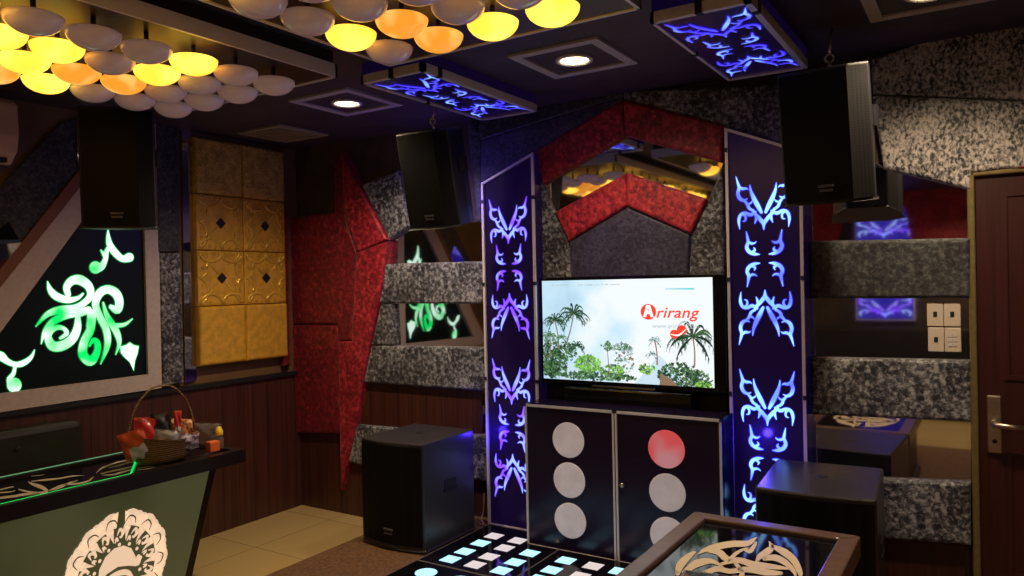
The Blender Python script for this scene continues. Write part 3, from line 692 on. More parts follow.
def sky_mat():
    m, n, l, b = newmat('screen_sky')
    tc = n.new('ShaderNodeTexCoord'); t = n.new('ShaderNodeTexNoise'); t.inputs['Scale'].default_value = 4; t.inputs['Detail'].default_value = 5
    sp = n.new('ShaderNodeSeparateXYZ'); ad = n.new('ShaderNodeMath'); ad.operation = 'MULTIPLY_ADD'; ad.inputs[1].default_value = .75
    r = n.new('ShaderNodeValToRGB'); e = r.color_ramp.elements; e[0].position = .12; e[0].color = (.42, .62, .82, 1); e[1].position = .62; e[1].color = (.92, .98, 1, 1)
    x = e.new(.38); x.color = (.60, .84, .98, 1)
    l.new(tc.outputs['Generated'], sp.inputs[0]); l.new(tc.outputs['Object'], t.inputs['Vector'])
    l.new(sp.outputs['X'], ad.inputs[0]); l.new(t.outputs['Fac'], ad.inputs[2])
    sb_ = n.new('ShaderNodeMath'); sb_.operation = 'SUBTRACT'; sb_.inputs[1].default_value = .28; l.new(ad.outputs[0], sb_.inputs[0]); l.new(sb_.outputs[0], r.inputs['Fac'])
    l.new(r.outputs['Color'], b.inputs['Emission Color']); b.inputs['Emission Strength'].default_value = 1.0; b.inputs['Base Color'].default_value = (.02, .02, .02, 1); b.inputs['Roughness'].default_value = .3
    return m
pm = [sky_mat()]+[emit('screen_'+nm, c, 1) for nm, c in (('dark_leaf', (.012, .035, .02)), ('leaf', (.045, .11, .05)), ('bright_leaf', (.24, .52, .06)), ('mountain', (.55, .72, .85)), ('brown', (.25, .16, .10)), ('logo_red', (.85, .06, .03)), ('white', (1, 1, 1)), ('grey', (.38, .48, .54)), ('teal', (.10, .60, .66)), ('mid_leaf', (.11, .24, .09)))]
SK, DL, LF, BL, MT, BR, RD, WH, GY, TL, ML = range(11)
P = MB()
lay = [0]
def sf(l_): return lambda u, v: Vector((sa.x+u*sw, ty-.001-.0004*l_, sa.z-v*sh))
P.add([sf(0)(0, 0), sf(0)(1, 0), sf(0)(1, 1), sf(0)(0, 1)], [(0, 1, 2, 3)], SK)
def UV(x, y): return (x-542)/172.5, (y-279-(x-542)*.0)/102.0
def ss(pts, k, l_):  stroke(P, pts, lambda x, y: sf(l_)(*clip(*UV(x, y))), 0, k, 4, False)
def clip(u, v): return min(max(u, 0), 1), min(max(v, 0), 1)
flat(P, [UV(x, y) for x, y in ((560, 381), (568, 362), (585, 372), (604, 381), (640, 381), (664, 352), (690, 380), (700, 381))], sf(1), MT)
def clip(u, v): return min(max(u, 0), 1), min(max(v, 0), 1)
def bush(cx, cy, rx, ry, k, l_, nleaf, seed):
    q = random.Random(seed)
    for i in range(int(nleaf*2.0)):
        a = q.uniform(0, 6.283); rr = math.sqrt(q.random()); x = cx+rx*rr*math.cos(a); y = cy+ry*rr*math.sin(a); s = q.uniform(.9, 2.3); th = q.uniform(0, 6.28)
        pts = [clip(*UV(x+s*math.cos(th+t_)*(1 if j % 2 else .45), y+s*math.sin(th+t_)*(1 if j % 2 else .45))) for j, t_ in enumerate([j_*6.283/8 for j_ in range(8)])]
        P.add([sf(l_+.0*i)(*p) for p in pts], [tuple(range(8))], k if isinstance(k, int) else q.choice(k))
def palm(cx, cy, s, k, l_, seed, n_=11, trunk=None):
    q = random.Random(seed)
    for i in range(n_):
        a = -math.pi/2+(i-(n_-1)/2)*2*math.pi*.8/n_+q.uniform(-.15, .15); L = s*q.uniform(.75, 1.1)
        x1, y1 = cx+.6*L*math.cos(a), cy+.55*L*math.sin(a); x2, y2 = cx+L*math.cos(a), cy+L*math.sin(a)*.75+.38*L
        ss([(cx, cy, .8), (x1, y1, 1.5*s/14), (x2, y2, .2)], k if isinstance(k, int) else q.choice(k), l_+i*.01)
        for _ in range(9):
            t_ = q.uniform(.2, 1); bx, by = cx+(x2-cx)*t_, cy+(y2-cy)*t_-2*(1-t_)
            ss([(bx, by, .8), (bx+q.uniform(-1.5, 1.5), by+s*q.uniform(.12, .3), .2)], k if isinstance(k, int) else q.choice(k), l_+i*.01)
    if trunk: ss([(cx, cy, 1.4), ((cx+trunk[0])/2+1, (cy+trunk[1])/2, 1.2), (*trunk, 1.6)], BR, l_-.2)
bush(551, 358, 11, 20, [DL, LF, LF, ML], 3, 130, 1); bush(568, 352, 12, 10, [LF, DL, ML], 3, 60, 2); bush(550, 372, 8, 8, [DL, LF], 3.2, 50, 21)
palm(577, 313, 17, [DL, LF], 4, 3, 12, (568, 345)); palm(556, 320, 13, [DL, LF], 4, 4, 11, (560, 350)); palm(580, 346, 10, [LF, DL], 4.5, 5, 9); palm(550, 336, 10, [LF, ML], 4.2, 15, 8, (549, 360)); palm(563, 338, 8, [LF, ML], 4.2, 16, 7)
bush(591, 364, 14, 9, [BL, BL, ML, LF], 5, 120, 6); bush(616, 370, 13, 7, [BL, ML, LF], 5, 70, 7); bush(600, 376, 42, 4, [LF, ML, DL], 5.1, 140, 22); bush(556, 366, 14, 14, [DL, LF, ML], 3.4, 150, 31)
bush(630, 357, 10, 14, [ML, GY, WH, BR], 4.8, 40, 8)
ss([(614, 374, 1), (613, 358, .8), (612, 342, .6)], BR, 5.2); bush(612, 345, 6, 5, [LF, ML], 5.4, 14, 9); bush(626, 346, 10, 4, [LF, ML, GY], 5.4, 26, 10); bush(633, 349, 5, 5, [LF, GY], 5.4, 14, 23)
bush(652, 366, 8, 5, [LF, BL], 5.5, 30, 11)
bush(682, 371, 20, 12, [DL, DL, LF, ML], 5, 170, 12); bush(700, 374, 13, 8, [DL, LF, ML], 5.3, 70, 13); bush(706, 379, 8, 3, [BL, LF], 5.4, 20, 24)
flat(P, [UV(x, y) for x, y in ((664, 381), (665, 370), (672, 373), (680, 379), (681, 381))], sf(6), BR)
palm(696, 334, 24, [DL, LF], 6.5, 14, 11, (697, 362)); palm(660, 338, 7, [GY, LF], 6, 25, 7, (662, 362)); palm(657, 352, 6, [GY, DL], 6, 26, 6)
palm(683, 336, 9, [DL, LF], 6.4, 27, 8)
# logo: disc with a white A, slanted bold letters
def disc(x, y, r, k, l_): blob(P, *UV(x, y), r/172.5, sf(l_), k, 28, r/102.0)
disc(654.5, 311.0, 7.6, RD, 8)
flat(P, [UV(x, y) for x, y in ((652.6, 304.5), (656.4, 304.5), (659.6, 316), (656.8, 316), (655.9, 313.2), (653.1, 313.2), (652.2, 316), (649.4, 316))], sf(9), WH); disc(654.5, 309.2, .8, RD, 9.5); disc(654.5, 316.5, 2.0, RD, 9.4)
tvv, tf = textmesh('rirang', 1.0, .28, .014, 1.05)
xs_ = [q.x for q in tvv]; k_ = 40.5/(max(xs_)-min(xs_)); mnx = min(xs_)
P.add([sf(8)(*UV(662.2+(q.x-mnx)*k_, 316.4-q.y*k_*.92+(q.x*.0))) for q in tvv], tf, RD)
def small(txt, x, y, wid, k, hs=1):
    tv_, tf_ = textmesh(txt, 1); xs = [q.x for q in tv_]; kk = wid/(max(xs)-min(xs))
    P.add([sf(8)(*UV(x+q.x*kk, y-q.y*kk*hs)) for q in tv_], tf_, k)
small('www.arirang.com', 658, 326.5, 44, GY, 1)
# faint unreadable caption strokes along the top
for x0_, x1_ in ((553, 572), (582, 628)):
    q = random.Random(int(x0_)); x = x0_
    while x < x1_:
        w_ = q.uniform(1, 2.4); ss([(x, 284.6, .7), (x+w_*.5, 284.6-q.uniform(.5, 1.6), .6), (x+w_, 284.6, .6)], GY, 8); x += w_+q.choice((.5, .5, 1.6))
ss([(671, 289.2, .8), (677, 289.2, .9), (698, 289.4, 1.6)], TL, 8)
disc(686, 328, 4.6, RD, 8.5); disc(679, 332, 4.2, RD, 8.6); ss([(675, 332, .4), (683, 333, 1.6), (690, 327, .4)], WH, 9); ss([(682, 325, .6), (688, 320, 1.6), (694, 324, .4)], GY, 8.4)
P.build('screen', pm, tv)

# ------------------------------------------------------------------ equipment cabinet with round windows
CY = 3.44
c0, cm, c1 = -2.122, -1.603, -1.075
CZT = BW(525.5, 403, CY).z
cm = BW(616, 480, CY).x; c1 = BW(722, 417, CY).x; c0 = BW(526, 470, CY).x
cb = thing('equipment_cabinet', 'black two-door cabinet with six round windows below the television', 'cabinet', ((c0+c1)/2, (CY+YP)/2, ZS))
b = MB(); b.box((c0, CY+.02, ZS), (c1, YP-.01, CZT)); b.build('body', M['acr'], cb)
def cab_door(xa, xb, tops, red, hinge):
    d = MB(); d.box((xa+.003, CY, ZS+.004), (xb-.003, CY+.02, CZT-.003)); do = d.build('door', M['acr'], cb)
    w = .013; f = MB()
    for lo, hi in (((xa+.003, ZS+.004), (xa+w, CZT-.003)), ((xb-w, ZS+.004), (xb-.003, CZT-.003)), ((xa+.003, CZT-w-.003), (xb-.003, CZT-.003)), ((xa+.003, ZS+.004), (xb-.003, ZS+w))):
        f.box((lo[0], CY-.008, lo[1]), (hi[0], CY, hi[1]))
    f.build('door_edging', M['alum'], do)
    for k, (px, py) in enumerate(tops):
        p = BW(px, py, CY); m = MB(); m.lathe((p.x, CY-.001, p.z), [(.092, 0), (.092, -.004), (.086, -.005), (0, -.005)], 40, ax=1)
        o = m.build('round_window', M['discred'] if (red and k == 0) else M['disc'], do)
        if red and k == 0: o['label'] = 'round window glowing red'
    return do
d1 = cab_door(c0, cm, [(568.5, 440), (569.5, 480), (570.5, 520.5)], False, 0)
d2 = cab_door(cm, c1, [(666.5, 449), (667.5, 492.5), (668.5, 536)], True, 1)
p = BW(622.5, 485, CY); m = MB(); m.lathe((p.x, CY-.002, p.z), [(.012, 0), (.012, -.008), (.004, -.010), (0, -.010)], 16, ax=1); m.build('door_lock', M['steel'], d2, smooth=True)
p = BW(558, 541, CY); m = MB(); m.lathe((p.x, CY-.002, p.z), [(.010, 0), (.008, -.006), (0, -.007)], 12, ax=1); m.build('door_lock', M['steel'], d1, smooth=True)

# ------------------------------------------------------------------ floor subwoofers
def subwoofer(x0, x1, y0, y1, z1, rz, label):
    cx, cy = (x0+x1)/2, (y0+y1)/2; w, d, h = x1-x0, y1-y0, z1-ZS
    t = thing('subwoofer', label, 'speaker', (cx, cy, ZS), (0, 0, R(rz)), group='black subwoofers standing on the stage')
    n = 9; pl = [(-w/2+w*i/(n-1), -d/2-.030*(1-((i/(n-1))*2-1)**2)) for i in range(n)]+[(w/2, d/2), (-w/2, d/2)]
    k = len(pl); v = [(x, y, z) for z in (.012, h) for x, y in pl]
    f = [tuple(range(k)), tuple(range(k, 2*k))]+[(i, (i+1) % k, (i+1) % k+k, i+k) for i in range(k)]
    mesh('cabinet', v, f, M['subtop'], t, local=True, bevel=(.008, 2, None))
    g = MB()
    for i in range(n-1):
        (xa, ya), (xb, yb) = pl[i], pl[i+1]; s = .965
        g.add([(xa*s, ya-.006, .035), (xb*s, yb-.006, .035), (xb*s, yb-.006, h-.02), (xa*s, ya-.006, h-.02)], [(0, 1, 2, 3)])
    g.build('front_grille', M['perf'], t, local=True)
    b = MB(); b.box((-.03, -d/2-.043, .105), (.03, -d/2-.034, .115)); b.box((-.026, -d/2-.043, .085), (.026, -d/2-.034, .095)); b.build('badge', plain('badge_grey', (.09, .085, .10), .35), t, local=True)
    for sx in (-1, 1):
        hm = MB(); hm.box((sx*w/2-.004, -.05, h*.52), (sx*w/2+.004, .05, h*.60)); hm.box((sx*w/2-.008, -.06, h*.505), (sx*w/2+.007, .06, h*.52)); hm.build('side_handle', M['black'], t, local=True)
    for sx in (-1, 1):
        for sy in (-1, 1):
            fm = MB(); fm.lathe((sx*(w/2-.05), sy*(d/2-.06), 0), [(.018, 0), (.02, .012)], 12); fm.build('foot', M['black'], t, local=True)
    s = MB(); s.lathe((0, d*.02, h), [(.024, 0), (.024, .002), (.012, .003), (0, .003)], 20); s.build('pole_socket', M['black'], t, local=True)
subwoofer(-2.945, -2.508, 3.05, 3.51, .729, 0, 'black subwoofer on the stage left of the television')
subwoofer(-.815, -.375, 3.06, 3.58, .729, 3.5, 'black subwoofer on the stage between blue panel and door')
cbm = MB()
cpts = [FL(x, y, ZS+.006) for x, y in ((474, 500), (478, 514), (482, 521), (487, 525))]
cbm.tube([(-2.545, 3.66, .32), (-2.54, 3.64, .22), (-2.53, 3.60, ZS+.03), (-2.50, 3.585, ZS+.008)], .004, 6)
cbm.tube([(-2.56, 3.60, ZS+.006), (-2.53, 3.59, ZS+.006), (-2.485, 3.585, ZS+.008)], .004, 6)
setp(cbm.build('cable', plain('tan_cable', (.30, .20, .14), .5)), 'thin tan cable lying behind the left subwoofer', 'cable')

# ------------------------------------------------------------------ light-up floor panels
def led_panel(y0, y1, x0, x1, cells, label, round_=False, notch=False):
    t = thing('light_floor_panel', label, 'floor light', ((x0+x1)/2, (y0+y1)/2, ZS))
    if notch: ol = [(x0, y0), (x1, y0), (x1, CY-.004), (c0-.004, CY-.004), (c0-.004, y1), (x0, y1)]
    else: ol = [(x0, y0), (x1, y0), (x1, y1), (x0, y1)]
    b = MB(); b.poly([(x, y, ZS) for x, y in ol], (0, 0, 1), .012); b.build('glass_plate', M['glass'], t)
    e = MB(); e.tube([(x, y, ZS+.011) for x, y in ol], .0032, 4, closed=True)
    e.build('edge_strip', plain('strip_grey', (.12, .11, .13), .4), t)
    for (x, y, s, blue) in cells:
        m = MB()
        if round_: m.lathe((x, y, ZS+.0121), [(s, 0), (s, .0015), (0, .0015)], 24)
        else: m.box((x-s*.5, y-s*.5, ZS+.0121), (x+s*.5, y+s*.5, ZS+.0136))
        m.build('light_tile', M['ledB'] if blue else M['ledW'], t)['label'] = 'pale blue glowing tile' if blue else 'dim white glowing tile'
RY = [3.442, 3.312, 3.168, 3.042]
def tiles(cols): return [(x, y, .084, bl and not (x < -2.3 and k == 0)) for x, bl in cols for k, y in enumerate(RY) if k or x < c0-.05]
led_panel(2.955, 3.60, -2.475, -1.92, tiles(((-2.334, 1), (-2.18, 0), (-2.024, 1))), 'glowing square floor tiles beside the left subwoofer', notch=True)
led_panel(2.955, CY-.004, -1.916, -1.40, tiles(((-1.813, 1), (-1.66, 0), (-1.52, 1))), 'glowing square floor tiles in front of the black cabinet')
led_panel(2.955, CY-.004, -1.396, -1.0, tiles(((-1.30, 0), (-1.15, 1))), 'glowing square floor tiles half hidden by the glass table')
led_panel(2.33, 2.948, -2.475, -1.0, [(-2.33+.2*i, 2.84-.17*j, .055, 1) for i in range(7) for j in range(3)], 'floor light panel with round glowing discs', True)

# ------------------------------------------------------------------ switch plates on the mirror
def plate(px0, px1, label, holes, dots):
    a, b_ = BW(*px0, YW-.018), BW(*px1, YW-.018); xm = (a.x+b_.x)/2
    t = thing('switch_plate', label, 'switch plate', (xm, YW-.018, b_.z), group='cream switch plates on the mirror')
    for k, (x0, x1) in enumerate(((a.x, xm-.0008), (xm+.0008, b_.x))):
        m = MB(); m.box((x0, YW-.036, b_.z), (x1, YW-.018, a.z)); mo = m.build('faceplate', M['plate'], t, bevel=(.003, 2, None))
        xc, zc = (x0+x1)/2, (a.z+b_.z)/2
        if k in holes:
            m = MB(); m.box((xc-.0075, YW-.038, zc-.011), (xc+.0075, YW-.0355, zc+.011)); m.build('rocker', M['black'], mo)
        elif dots:
            for i in range(2):
                for j in range(3):
                    m = MB(); m.box((xc-.018+i*.020, YW-.039, zc-.026+j*.020), (xc-.004+i*.020, YW-.0355, zc-.014+j*.020)); m.build('button', M['foilwh'], mo)
plate((927, 302), (961, 326.3), 'cream double switch plate, upper of the two', (0, 1), False)
plate((928, 327.3), (961.5, 352), 'cream switch plate with small button grid, lower of the two', (0,), True)

# ------------------------------------------------------------------ sofas
def sofa(x0, x1, y0, y1, mat, label, back):      # back: 'X' = back against low-x wall, 'Y' = against low-y wall
    t = thing('sofa', label, 'sofa', ((x0+x1)/2, (y0+y1)/2, 0))
    def bx(nm, lo, hi, bev=.03):
        m = MB(); m.box(lo, hi); return m.build(nm, mat, t, bevel=(bev, 3, None))
    if back == 'X':
        bx('backrest', (x0, y0, .30), (x0+.13, y1, .89)); bx('base', (x0, y0, .06), (x1, y1, .26), .01)
        n_ = 3
        for k in range(n_): bx('seat_cushion', (x0+.13, y0+(y1-y0)*k/n_+.004, .26), (x1, y0+(y1-y0)*(k+1)/n_-.004, .42))
        bt = MB()
        for k in range(12):
            for j in range(2): bt.lathe((x0+.131, y0+(y1-y0)*(k+.5+.5*j)/12.6, .80-.2*j), [(.014, 0), (.010, .007), (0, .008)], 10, ax=0)
        bt.build('tufting_buttons', mat, t)
    else:
        bx('backrest', (x0, y0, .30), (x1, y0+.2, .95)); bx('base', (x0, y0, .06), (x1, y1, .26), .01)
        for k in range(4): bx('seat_cushion', (x0+(x1-x0)*k/4+.004, y0+.2, .26), (x0+(x1-x0)*(k+1)/4-.004, y1, .44))
        for xx in (x0-.16, x1): bx('armrest', (xx, y0, .06), (xx+.16, y1, .62))
    lg = MB()
    for xx in (x0+.06, x1-.1):
        for yy in (y0+.05, y1-.09): lg.box((xx, yy, 0), (xx+.04, yy+.04, .06))
    lg.build('feet', M['black'], t)
sofa(XL+.055, -3.92, -1.6, 2.12, M['leather'], 'long dark tufted leather sofa under the green wall art', 'X')
sofa(-2.6, .6, YF+.03, YF+.85, M['leather'], 'long dark leather sofa against the opposite wall seen only in mirrors', 'Y')
cp = MB(); cp.box((.72, YF, 0), (1.1, YF+.12, ZC-.02)); setp(cp.build('trim_front', plain('beige_pier', (.35, .26, .18), .6)), kind='structure')

def opp(px, label, mat):
    pts = [BW(x, y, 2*YW-YF) for x, y in px]
    setp(pad('padded_wall_cushion', [(p.x, YF, p.z) for p in pts], (0, 1, 0), .05, .015, mat), label, 'wall padding')
opp([(806, 195), (850, 195), (838, 250), (806, 250)], 'red velvet board on the opposite wall seen only in mirrors', M['redl'])
opp([(900, 190), (975, 170), (985, 250), (912, 245)], 'wide red velvet board on the opposite wall seen only in mirrors', M['redl'])
a, b_ = BW(857, 320, 2*YW-YF), BW(914, 206, 2*YW-YF)
t = thing('mounted_light_panel', 'blue lit panel on the opposite wall seen only in mirrors', 'light panel', ((a.x+b_.x)/2, YF, a.z))
m = MB(); m.box((a.x, YF+.001, a.z), (b_.x, YF+.04, b_.z)); m.build('panel_board', M['alum'], t)
m = MB(); m.box((a.x+.02, YF+.04, a.z+.02), (b_.x-.02, YF+.045, b_.z-.02)); m.build('lit_face', emit('blue_lit_face', (.03, .02, .42), .8), t)
for z0 in (a.z+.30, b_.z-.1):
    mh, mp_ = MB(), MB(); pattern(mh, mp_, lambda h: (lambda x, y: Vector(((a.x+b_.x)/2+x*(b_.x-a.x)/190, YF+.045+h, z0-y*.0015))), .002, .004, place(M1, 0, 174, 0))
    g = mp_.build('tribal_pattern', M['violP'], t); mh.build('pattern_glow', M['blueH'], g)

# ------------------------------------------------------------------ near-left table with carved front
ZT1 = .70; tx1, tx0 = -3.39, -3.905; tyb, tya = 2.63, .70
lt = thing('karaoke_table', 'long black table with lit green front and cream baroque ornament', 'table', ((tx0+tx1)/2, (tya+tyb)/2, 0))
rw = .05; rh = .068
rm = MB()
for lo, hi in (((tx0, tya), (tx0+rw*.7, tyb)), ((tx1-rw, tya), (tx1, tyb)), ((tx0+rw*.7, tyb-rw), (tx1-rw, tyb)), ((tx0+rw*.7, tya), (tx1-rw, tya+rw))): rm.box((*lo, ZT1-rh), (*hi, ZT1))
rm.build('table_rim', M['rimd'], lt)
gl = MB(); gl.box((tx0+.03, tya+.04, ZT1-.03), (tx1-.04, tyb-.04, ZT1-.012)); gl.build('glass_top', M['glass'], lt)
inl = MB(); fn = lambda x, y: FL(x/6.4, 430+y/6.4, ZT1-.0105)
for S in [
 [(615, 275, 2), (650, 245, 11), (700, 225, 10), (760, 205, 10), (850, 188, 3)], [(690, 242, 2), (740, 232, 8), (800, 215, 8), (860, 203, 3)],
 [(640, 280, 2), (720, 262, 10), (800, 245, 11), (855, 233, 3)], [(650, 288, 2), (720, 285, 7), (800, 264, 11), (850, 252, 3)],
 [(540, 290, 1), (460, 295, 8), (380, 310, 9), (300, 318, 11), (200, 328, 5)], [(600, 298, 3), (560, 328, 10), (480, 345, 10), (400, 352, 9), (320, 383, 4)],
 [(500, 322, 3), (440, 340, 10), (380, 370, 11), (310, 388, 4)], [(180, 332, 5), (220, 350, 20), (270, 368, 24), (300, 395, 16), (220, 402, 14), (120, 380, 8)],
 [(0, 382, 8), (60, 368, 7), (90, 362, 2)], [(-10, 436, 14), (80, 425, 16), (160, 412, 16), (250, 405, 10)], [(-10, 402, 7), (70, 395, 6), (100, 385, 2)],
 [(200, 295, 2), (250, 290, 4), (290, 284, 1)], [(880, 245, 4), (940, 236, 6), (1000, 228, 6), (1060, 222, 2)], [(880, 256, 3), (960, 246, 6), (1040, 236, 2)]]:
    stroke(inl, S, fn, 0)
inl.build('cream_inlay', M['cream'], lt)
zl = ZT1-.004
g1, g2, g3 = FL(136.5, 459, zl), FL(130.5, 474.5, zl), FL(131, 450.5, zl)
gled = MB(); gled.tube([g1, g2, (g2.x, tya+.06, zl)], .0055, 6); gled.build('green_led_and_highlight', M['greenL'], lt)
gled = MB(); gled.tube([g3, (g3.x, tya+.06, zl)], .0035, 6); gled.build('green_led_and_highlight', emit('green_rim_highlight', (.10, .34, .16), .5), lt)  # dim emissive tube paints the highlight along the back rim
# body: slanting sides, lit front
bx1, bx0 = tx1-.03, tx0+.03; by1 = tyb-.16
def inset(z): return (ZT1-rh-z)*.17
zb_ = .02; zt_ = ZT1-rh
T = [(bx0, tya+.1, zt_), (bx1, tya+.1, zt_), (bx1, by1, zt_), (bx0, by1, zt_)]
B_ = [(bx0+.02, tya+.18, zb_), (bx1-inset(zb_), tya+.18, zb_), (bx1-inset(zb_), by1-.10, zb_), (bx0+.02, by1-.10, zb_)]
mesh('body', T+B_, [(0, 1, 2, 3), (7, 6, 5, 4), (0, 4, 5, 1), (1, 5, 6, 2), (2, 6, 7, 3), (3, 7, 4, 0)], M['rimd'], lt)
# front panel lies on the slanting front face
fo = Vector(T[1]); fu = Vector(T[2])-Vector(T[1]); fd = Vector(B_[1])-Vector(T[1]); fd2 = Vector(B_[2])-Vector(T[2])
nf = fu.cross(fd).normalized();
if nf.x < 0: nf = -nf
def fp(u, v, h=0):
    a = Vector(T[1])+(Vector(B_[1])-Vector(T[1]))*v; b = Vector(T[2])+(Vector(B_[2])-Vector(T[2]))*v
    return a+(b-a)*u+nf*h
mesh('lit_front_panel', [fp(.03, .0, .003), fp(.975, .0, .003), fp(.97, .95, .003), fp(.03, .95, .003)], [(0, 1, 2, 3)], M['olive'], lt)
# baroque ornament, built around the centre of the panel it decorates
def front_hit(x, y):
    q = ray(x, y); t_ = (Vector(T[1])+nf*.006-CAM).dot(nf)/q.dot(nf); return CAM+q*t_
oc = front_hit(117, 571); ud = (Vector(T[2])-Vector(T[1])).normalized(); vd = nf.cross(ud).normalized()
if vd.z > 0: vd = -vd
ex = (front_hit(165, 562)-oc).dot(ud); ey = abs((front_hit(118, 513)-oc).dot(vd))
orn = MB(); dk = MB()
def of(h): return lambda x, y: oc+ud*(x*ex/100)+vd*(y*ey/100)+nf*h
def ring(a, r): return r*math.sin(a), -r*math.cos(a)
for i in range(14):                      # scalloped outer lobes
    a = (i+.5)*2*math.pi/14; x, y = ring(a, 84)
    if i in (0, 13): pass
    blob(orn, x, y, 20, of(.002)); 
    x, y = ring(a+.16, 90); blob(orn, x, y, 12, of(.002)); x, y = ring(a-.16, 90); blob(orn, x, y, 11, of(.002))
blob(orn, 0, 0, 86, of(.002), n=48); orn2 = orn
blob(dk, 0, 0, 76, of(.004), n=48)       # olive ground inside the scallops
flat(dk, [(-6, -110), (6, -110), (9, -60), (-9, -60)], of(.004))
fil = MB()
for i in range(14):
    a = (i+.5)*2*math.pi/14
    def rp(t_, r_): return ring(a+t_, r_)
    stroke(fil, [(*rp(-.02, 74), 9), (*rp(-.03, 66), 7), (*rp(0, 52), 1)], of(.006))
    stroke(fil, [(*rp(.12, 62), 1), (*rp(.20, 72), 5), (*rp(.28, 66), 5), (*rp(.26, 58), 4), (*rp(.20, 60), 2)], of(.006))
    stroke(fil, [(*rp(-.16, 58), 1), (*rp(-.12, 68), 6), (*rp(-.10, 76), 8)], of(.006))
    stroke(fil, [(*rp(.05, 50), 1), (*rp(.10, 58), 5), (*rp(.16, 52), 3)], of(.006))
    blob(fil, *rp(.21, 46), 3.2, of(.006))
    stroke(fil, [(*rp(-.14, 80), 1), (*rp(-.05, 92), 2.5), (*rp(.08, 90), 2.5), (*rp(.14, 80), 1)], of(.0055), k=1)
dome = [(-38, 8), (-36, -14), (-26, -32), (-10, -42), (8, -42), (24, -33), (34, -16), (37, 2), (20, -4), (0, -8), (-20, -2)]
flat(fil, dome, of(.006)); blob(fil, 40, -8, 6, of(.006), ry=10); blob(fil, -42, 14, 6, of(.006), ry=10)
stroke(fil, [(-34, 22, 2), (-20, 10, 9), (0, 4, 10), (20, 8, 9), (34, 24, 3)], of(.006))
stroke(fil, [(-30, 30, 2), (-12, 22, 8), (0, 30, 6), (12, 22, 8), (30, 30, 2)], of(.006)); stroke(fil, [(-36, 40, 6), (0, 60, 14), (36, 40, 6)], of(.006))
og = orn.build('cream_ornament', M['baroque'], lt); og['label'] = 'cream scalloped baroque medallion'
dk.build('ornament_ground', M['olive'], og); fil.build('ornament_filigree', [M['baroque'], M['olive']], og)

# ------------------------------------------------------------------ snack basket on that table
bc = FL(164, 460, ZT1); bcx, bcy = bc.x-.01, bc.y
bk = thing('wicker_basket', 'woven wicker basket with arched handle on the black table', 'basket', (bcx, bcy, ZT1))
m = MB(); n = 32; v = []; f = []
prof = [(.10, .0), (.118, .02), (.135, .055), (.150, .09), (.156, .095), (.145, .092), (.128, .055), (.105, .012), (.0, .010)]
BS = 1.22
def ell(r_, z, j): r_, z = r_*BS, z*BS; a = 2*math.pi*j/n; return (bcx+r_*.72*math.cos(a), bcy+r_*1.0*math.sin(a), ZT1+z+(.035*(-math.sin(a)) if z > .06 and r_ > .14 and math.sin(a) < 0 else 0))
for r_, z in prof:
    for j in range(n): v.append(ell(r_, z, j))
for i in range(len(prof)-1):
    for j in range(n): f.append((i*n+j, i*n+(j+1) % n, (i+1)*n+(j+1) % n, (i+1)*n+j))
f.append(tuple(range(n)))
mesh('basket_body', v, f, M['wicker'], bk, smooth=True)
m = MB(); arc = [(bcx, bcy+.182*math.cos(a), ZT1+.11+.27*math.sin(a)) for a in [math.pi*i/24 for i in range(25)]]
m.tube(arc, .0045, 8); m.tube([(p_[0]+.006*math.sin(i*1.3), p_[1], p_[2]+.004*math.cos(i*1.3)) for i, p_ in enumerate(arc)], .0035, 6); m.build('handle', M['wicker'], bk, smooth=True)
def packet(name, label, c, w, h, t_, rz, tx, ty_, mat, mat2=None, cat='snack packet', seed=0, grp='snack packets in the wicker basket'):
    q = random.Random(seed); nu, nv = 12, 14; w, h = w*1.18, h*1.12; vs = []; fs = []; mi = []
    th = thing(name, label, cat, c, (R(tx), R(ty_), R(rz)), group=grp)
    for s in (1, -1):
        for j in range(nv+1):
            for i in range(nu+1):
                u, v_ = i/nu*2-1, j/nv*2-1
                bul = max(0, (1-abs(u)**2.2))**.6*max(0, (1-abs(v_)**3))**.7
                wv = .006*math.sin(u*7+seed)*abs(v_)**4+.004*math.sin(u*5+v_*6+seed*2)
                vs.append((u*w/2*(1-.05*(1-abs(v_))), s*t_/2*bul+wv, (v_+1)/2*h+.004*math.sin(u*9+seed)))
    st = (nu+1)*(nv+1)
    for s in range(2):
        for j in range(nv):
            for i in range(nu):
                a = s*st+j*(nu+1)+i; fs.append((a, a+1, a+nu+2, a+nu+1)); mi.append(1 if mat2 and (j < nv*.5 and i > 2) else 0)
    mesh('packet_film', vs, fs, None, th, local=True, smooth=True, mats=[mat, mat2 or mat], midx=mi)
    cr_ = MB()
    for z0 in (0, h-.008): cr_.add([(-w/2, -.002, z0), (w/2, -.002, z0), (w/2, .002, z0+.012), (-w/2, .002, z0+.012)], [(0, 1, 2, 3)])
    cr_.build('crimped_seal', mat, th, local=True)
zb2 = ZT1+.045
VX = Vector((0, 0, 0))
packet('snack_packet', 'red shiny snack packet standing at the back of the basket', (bcx-.07, bcy-.05, zb2), .10, .15, .03, 65, -6, 4, M['foilred'], seed=1)
packet('snack_packet', 'orange and white snack packet leaning out of the basket front', (bcx+.035, bcy-.145, zb2-.005), .10, .135, .03, 55, 18, -14, M['foilor'], M['foilwh'], seed=2)
packet('snack_packet', 'silver see-through snack bag in the basket centre', (bcx+.055, bcy-.025, zb2), .11, .115, .05, 60, 22, 10, M['foilsil'], seed=3)
packet('snack_packet', 'black snack packet standing behind the silver bag', (bcx-.035, bcy+.035, zb2), .075, .165, .03, 65, -4, -6, M['foilbk'], seed=4)
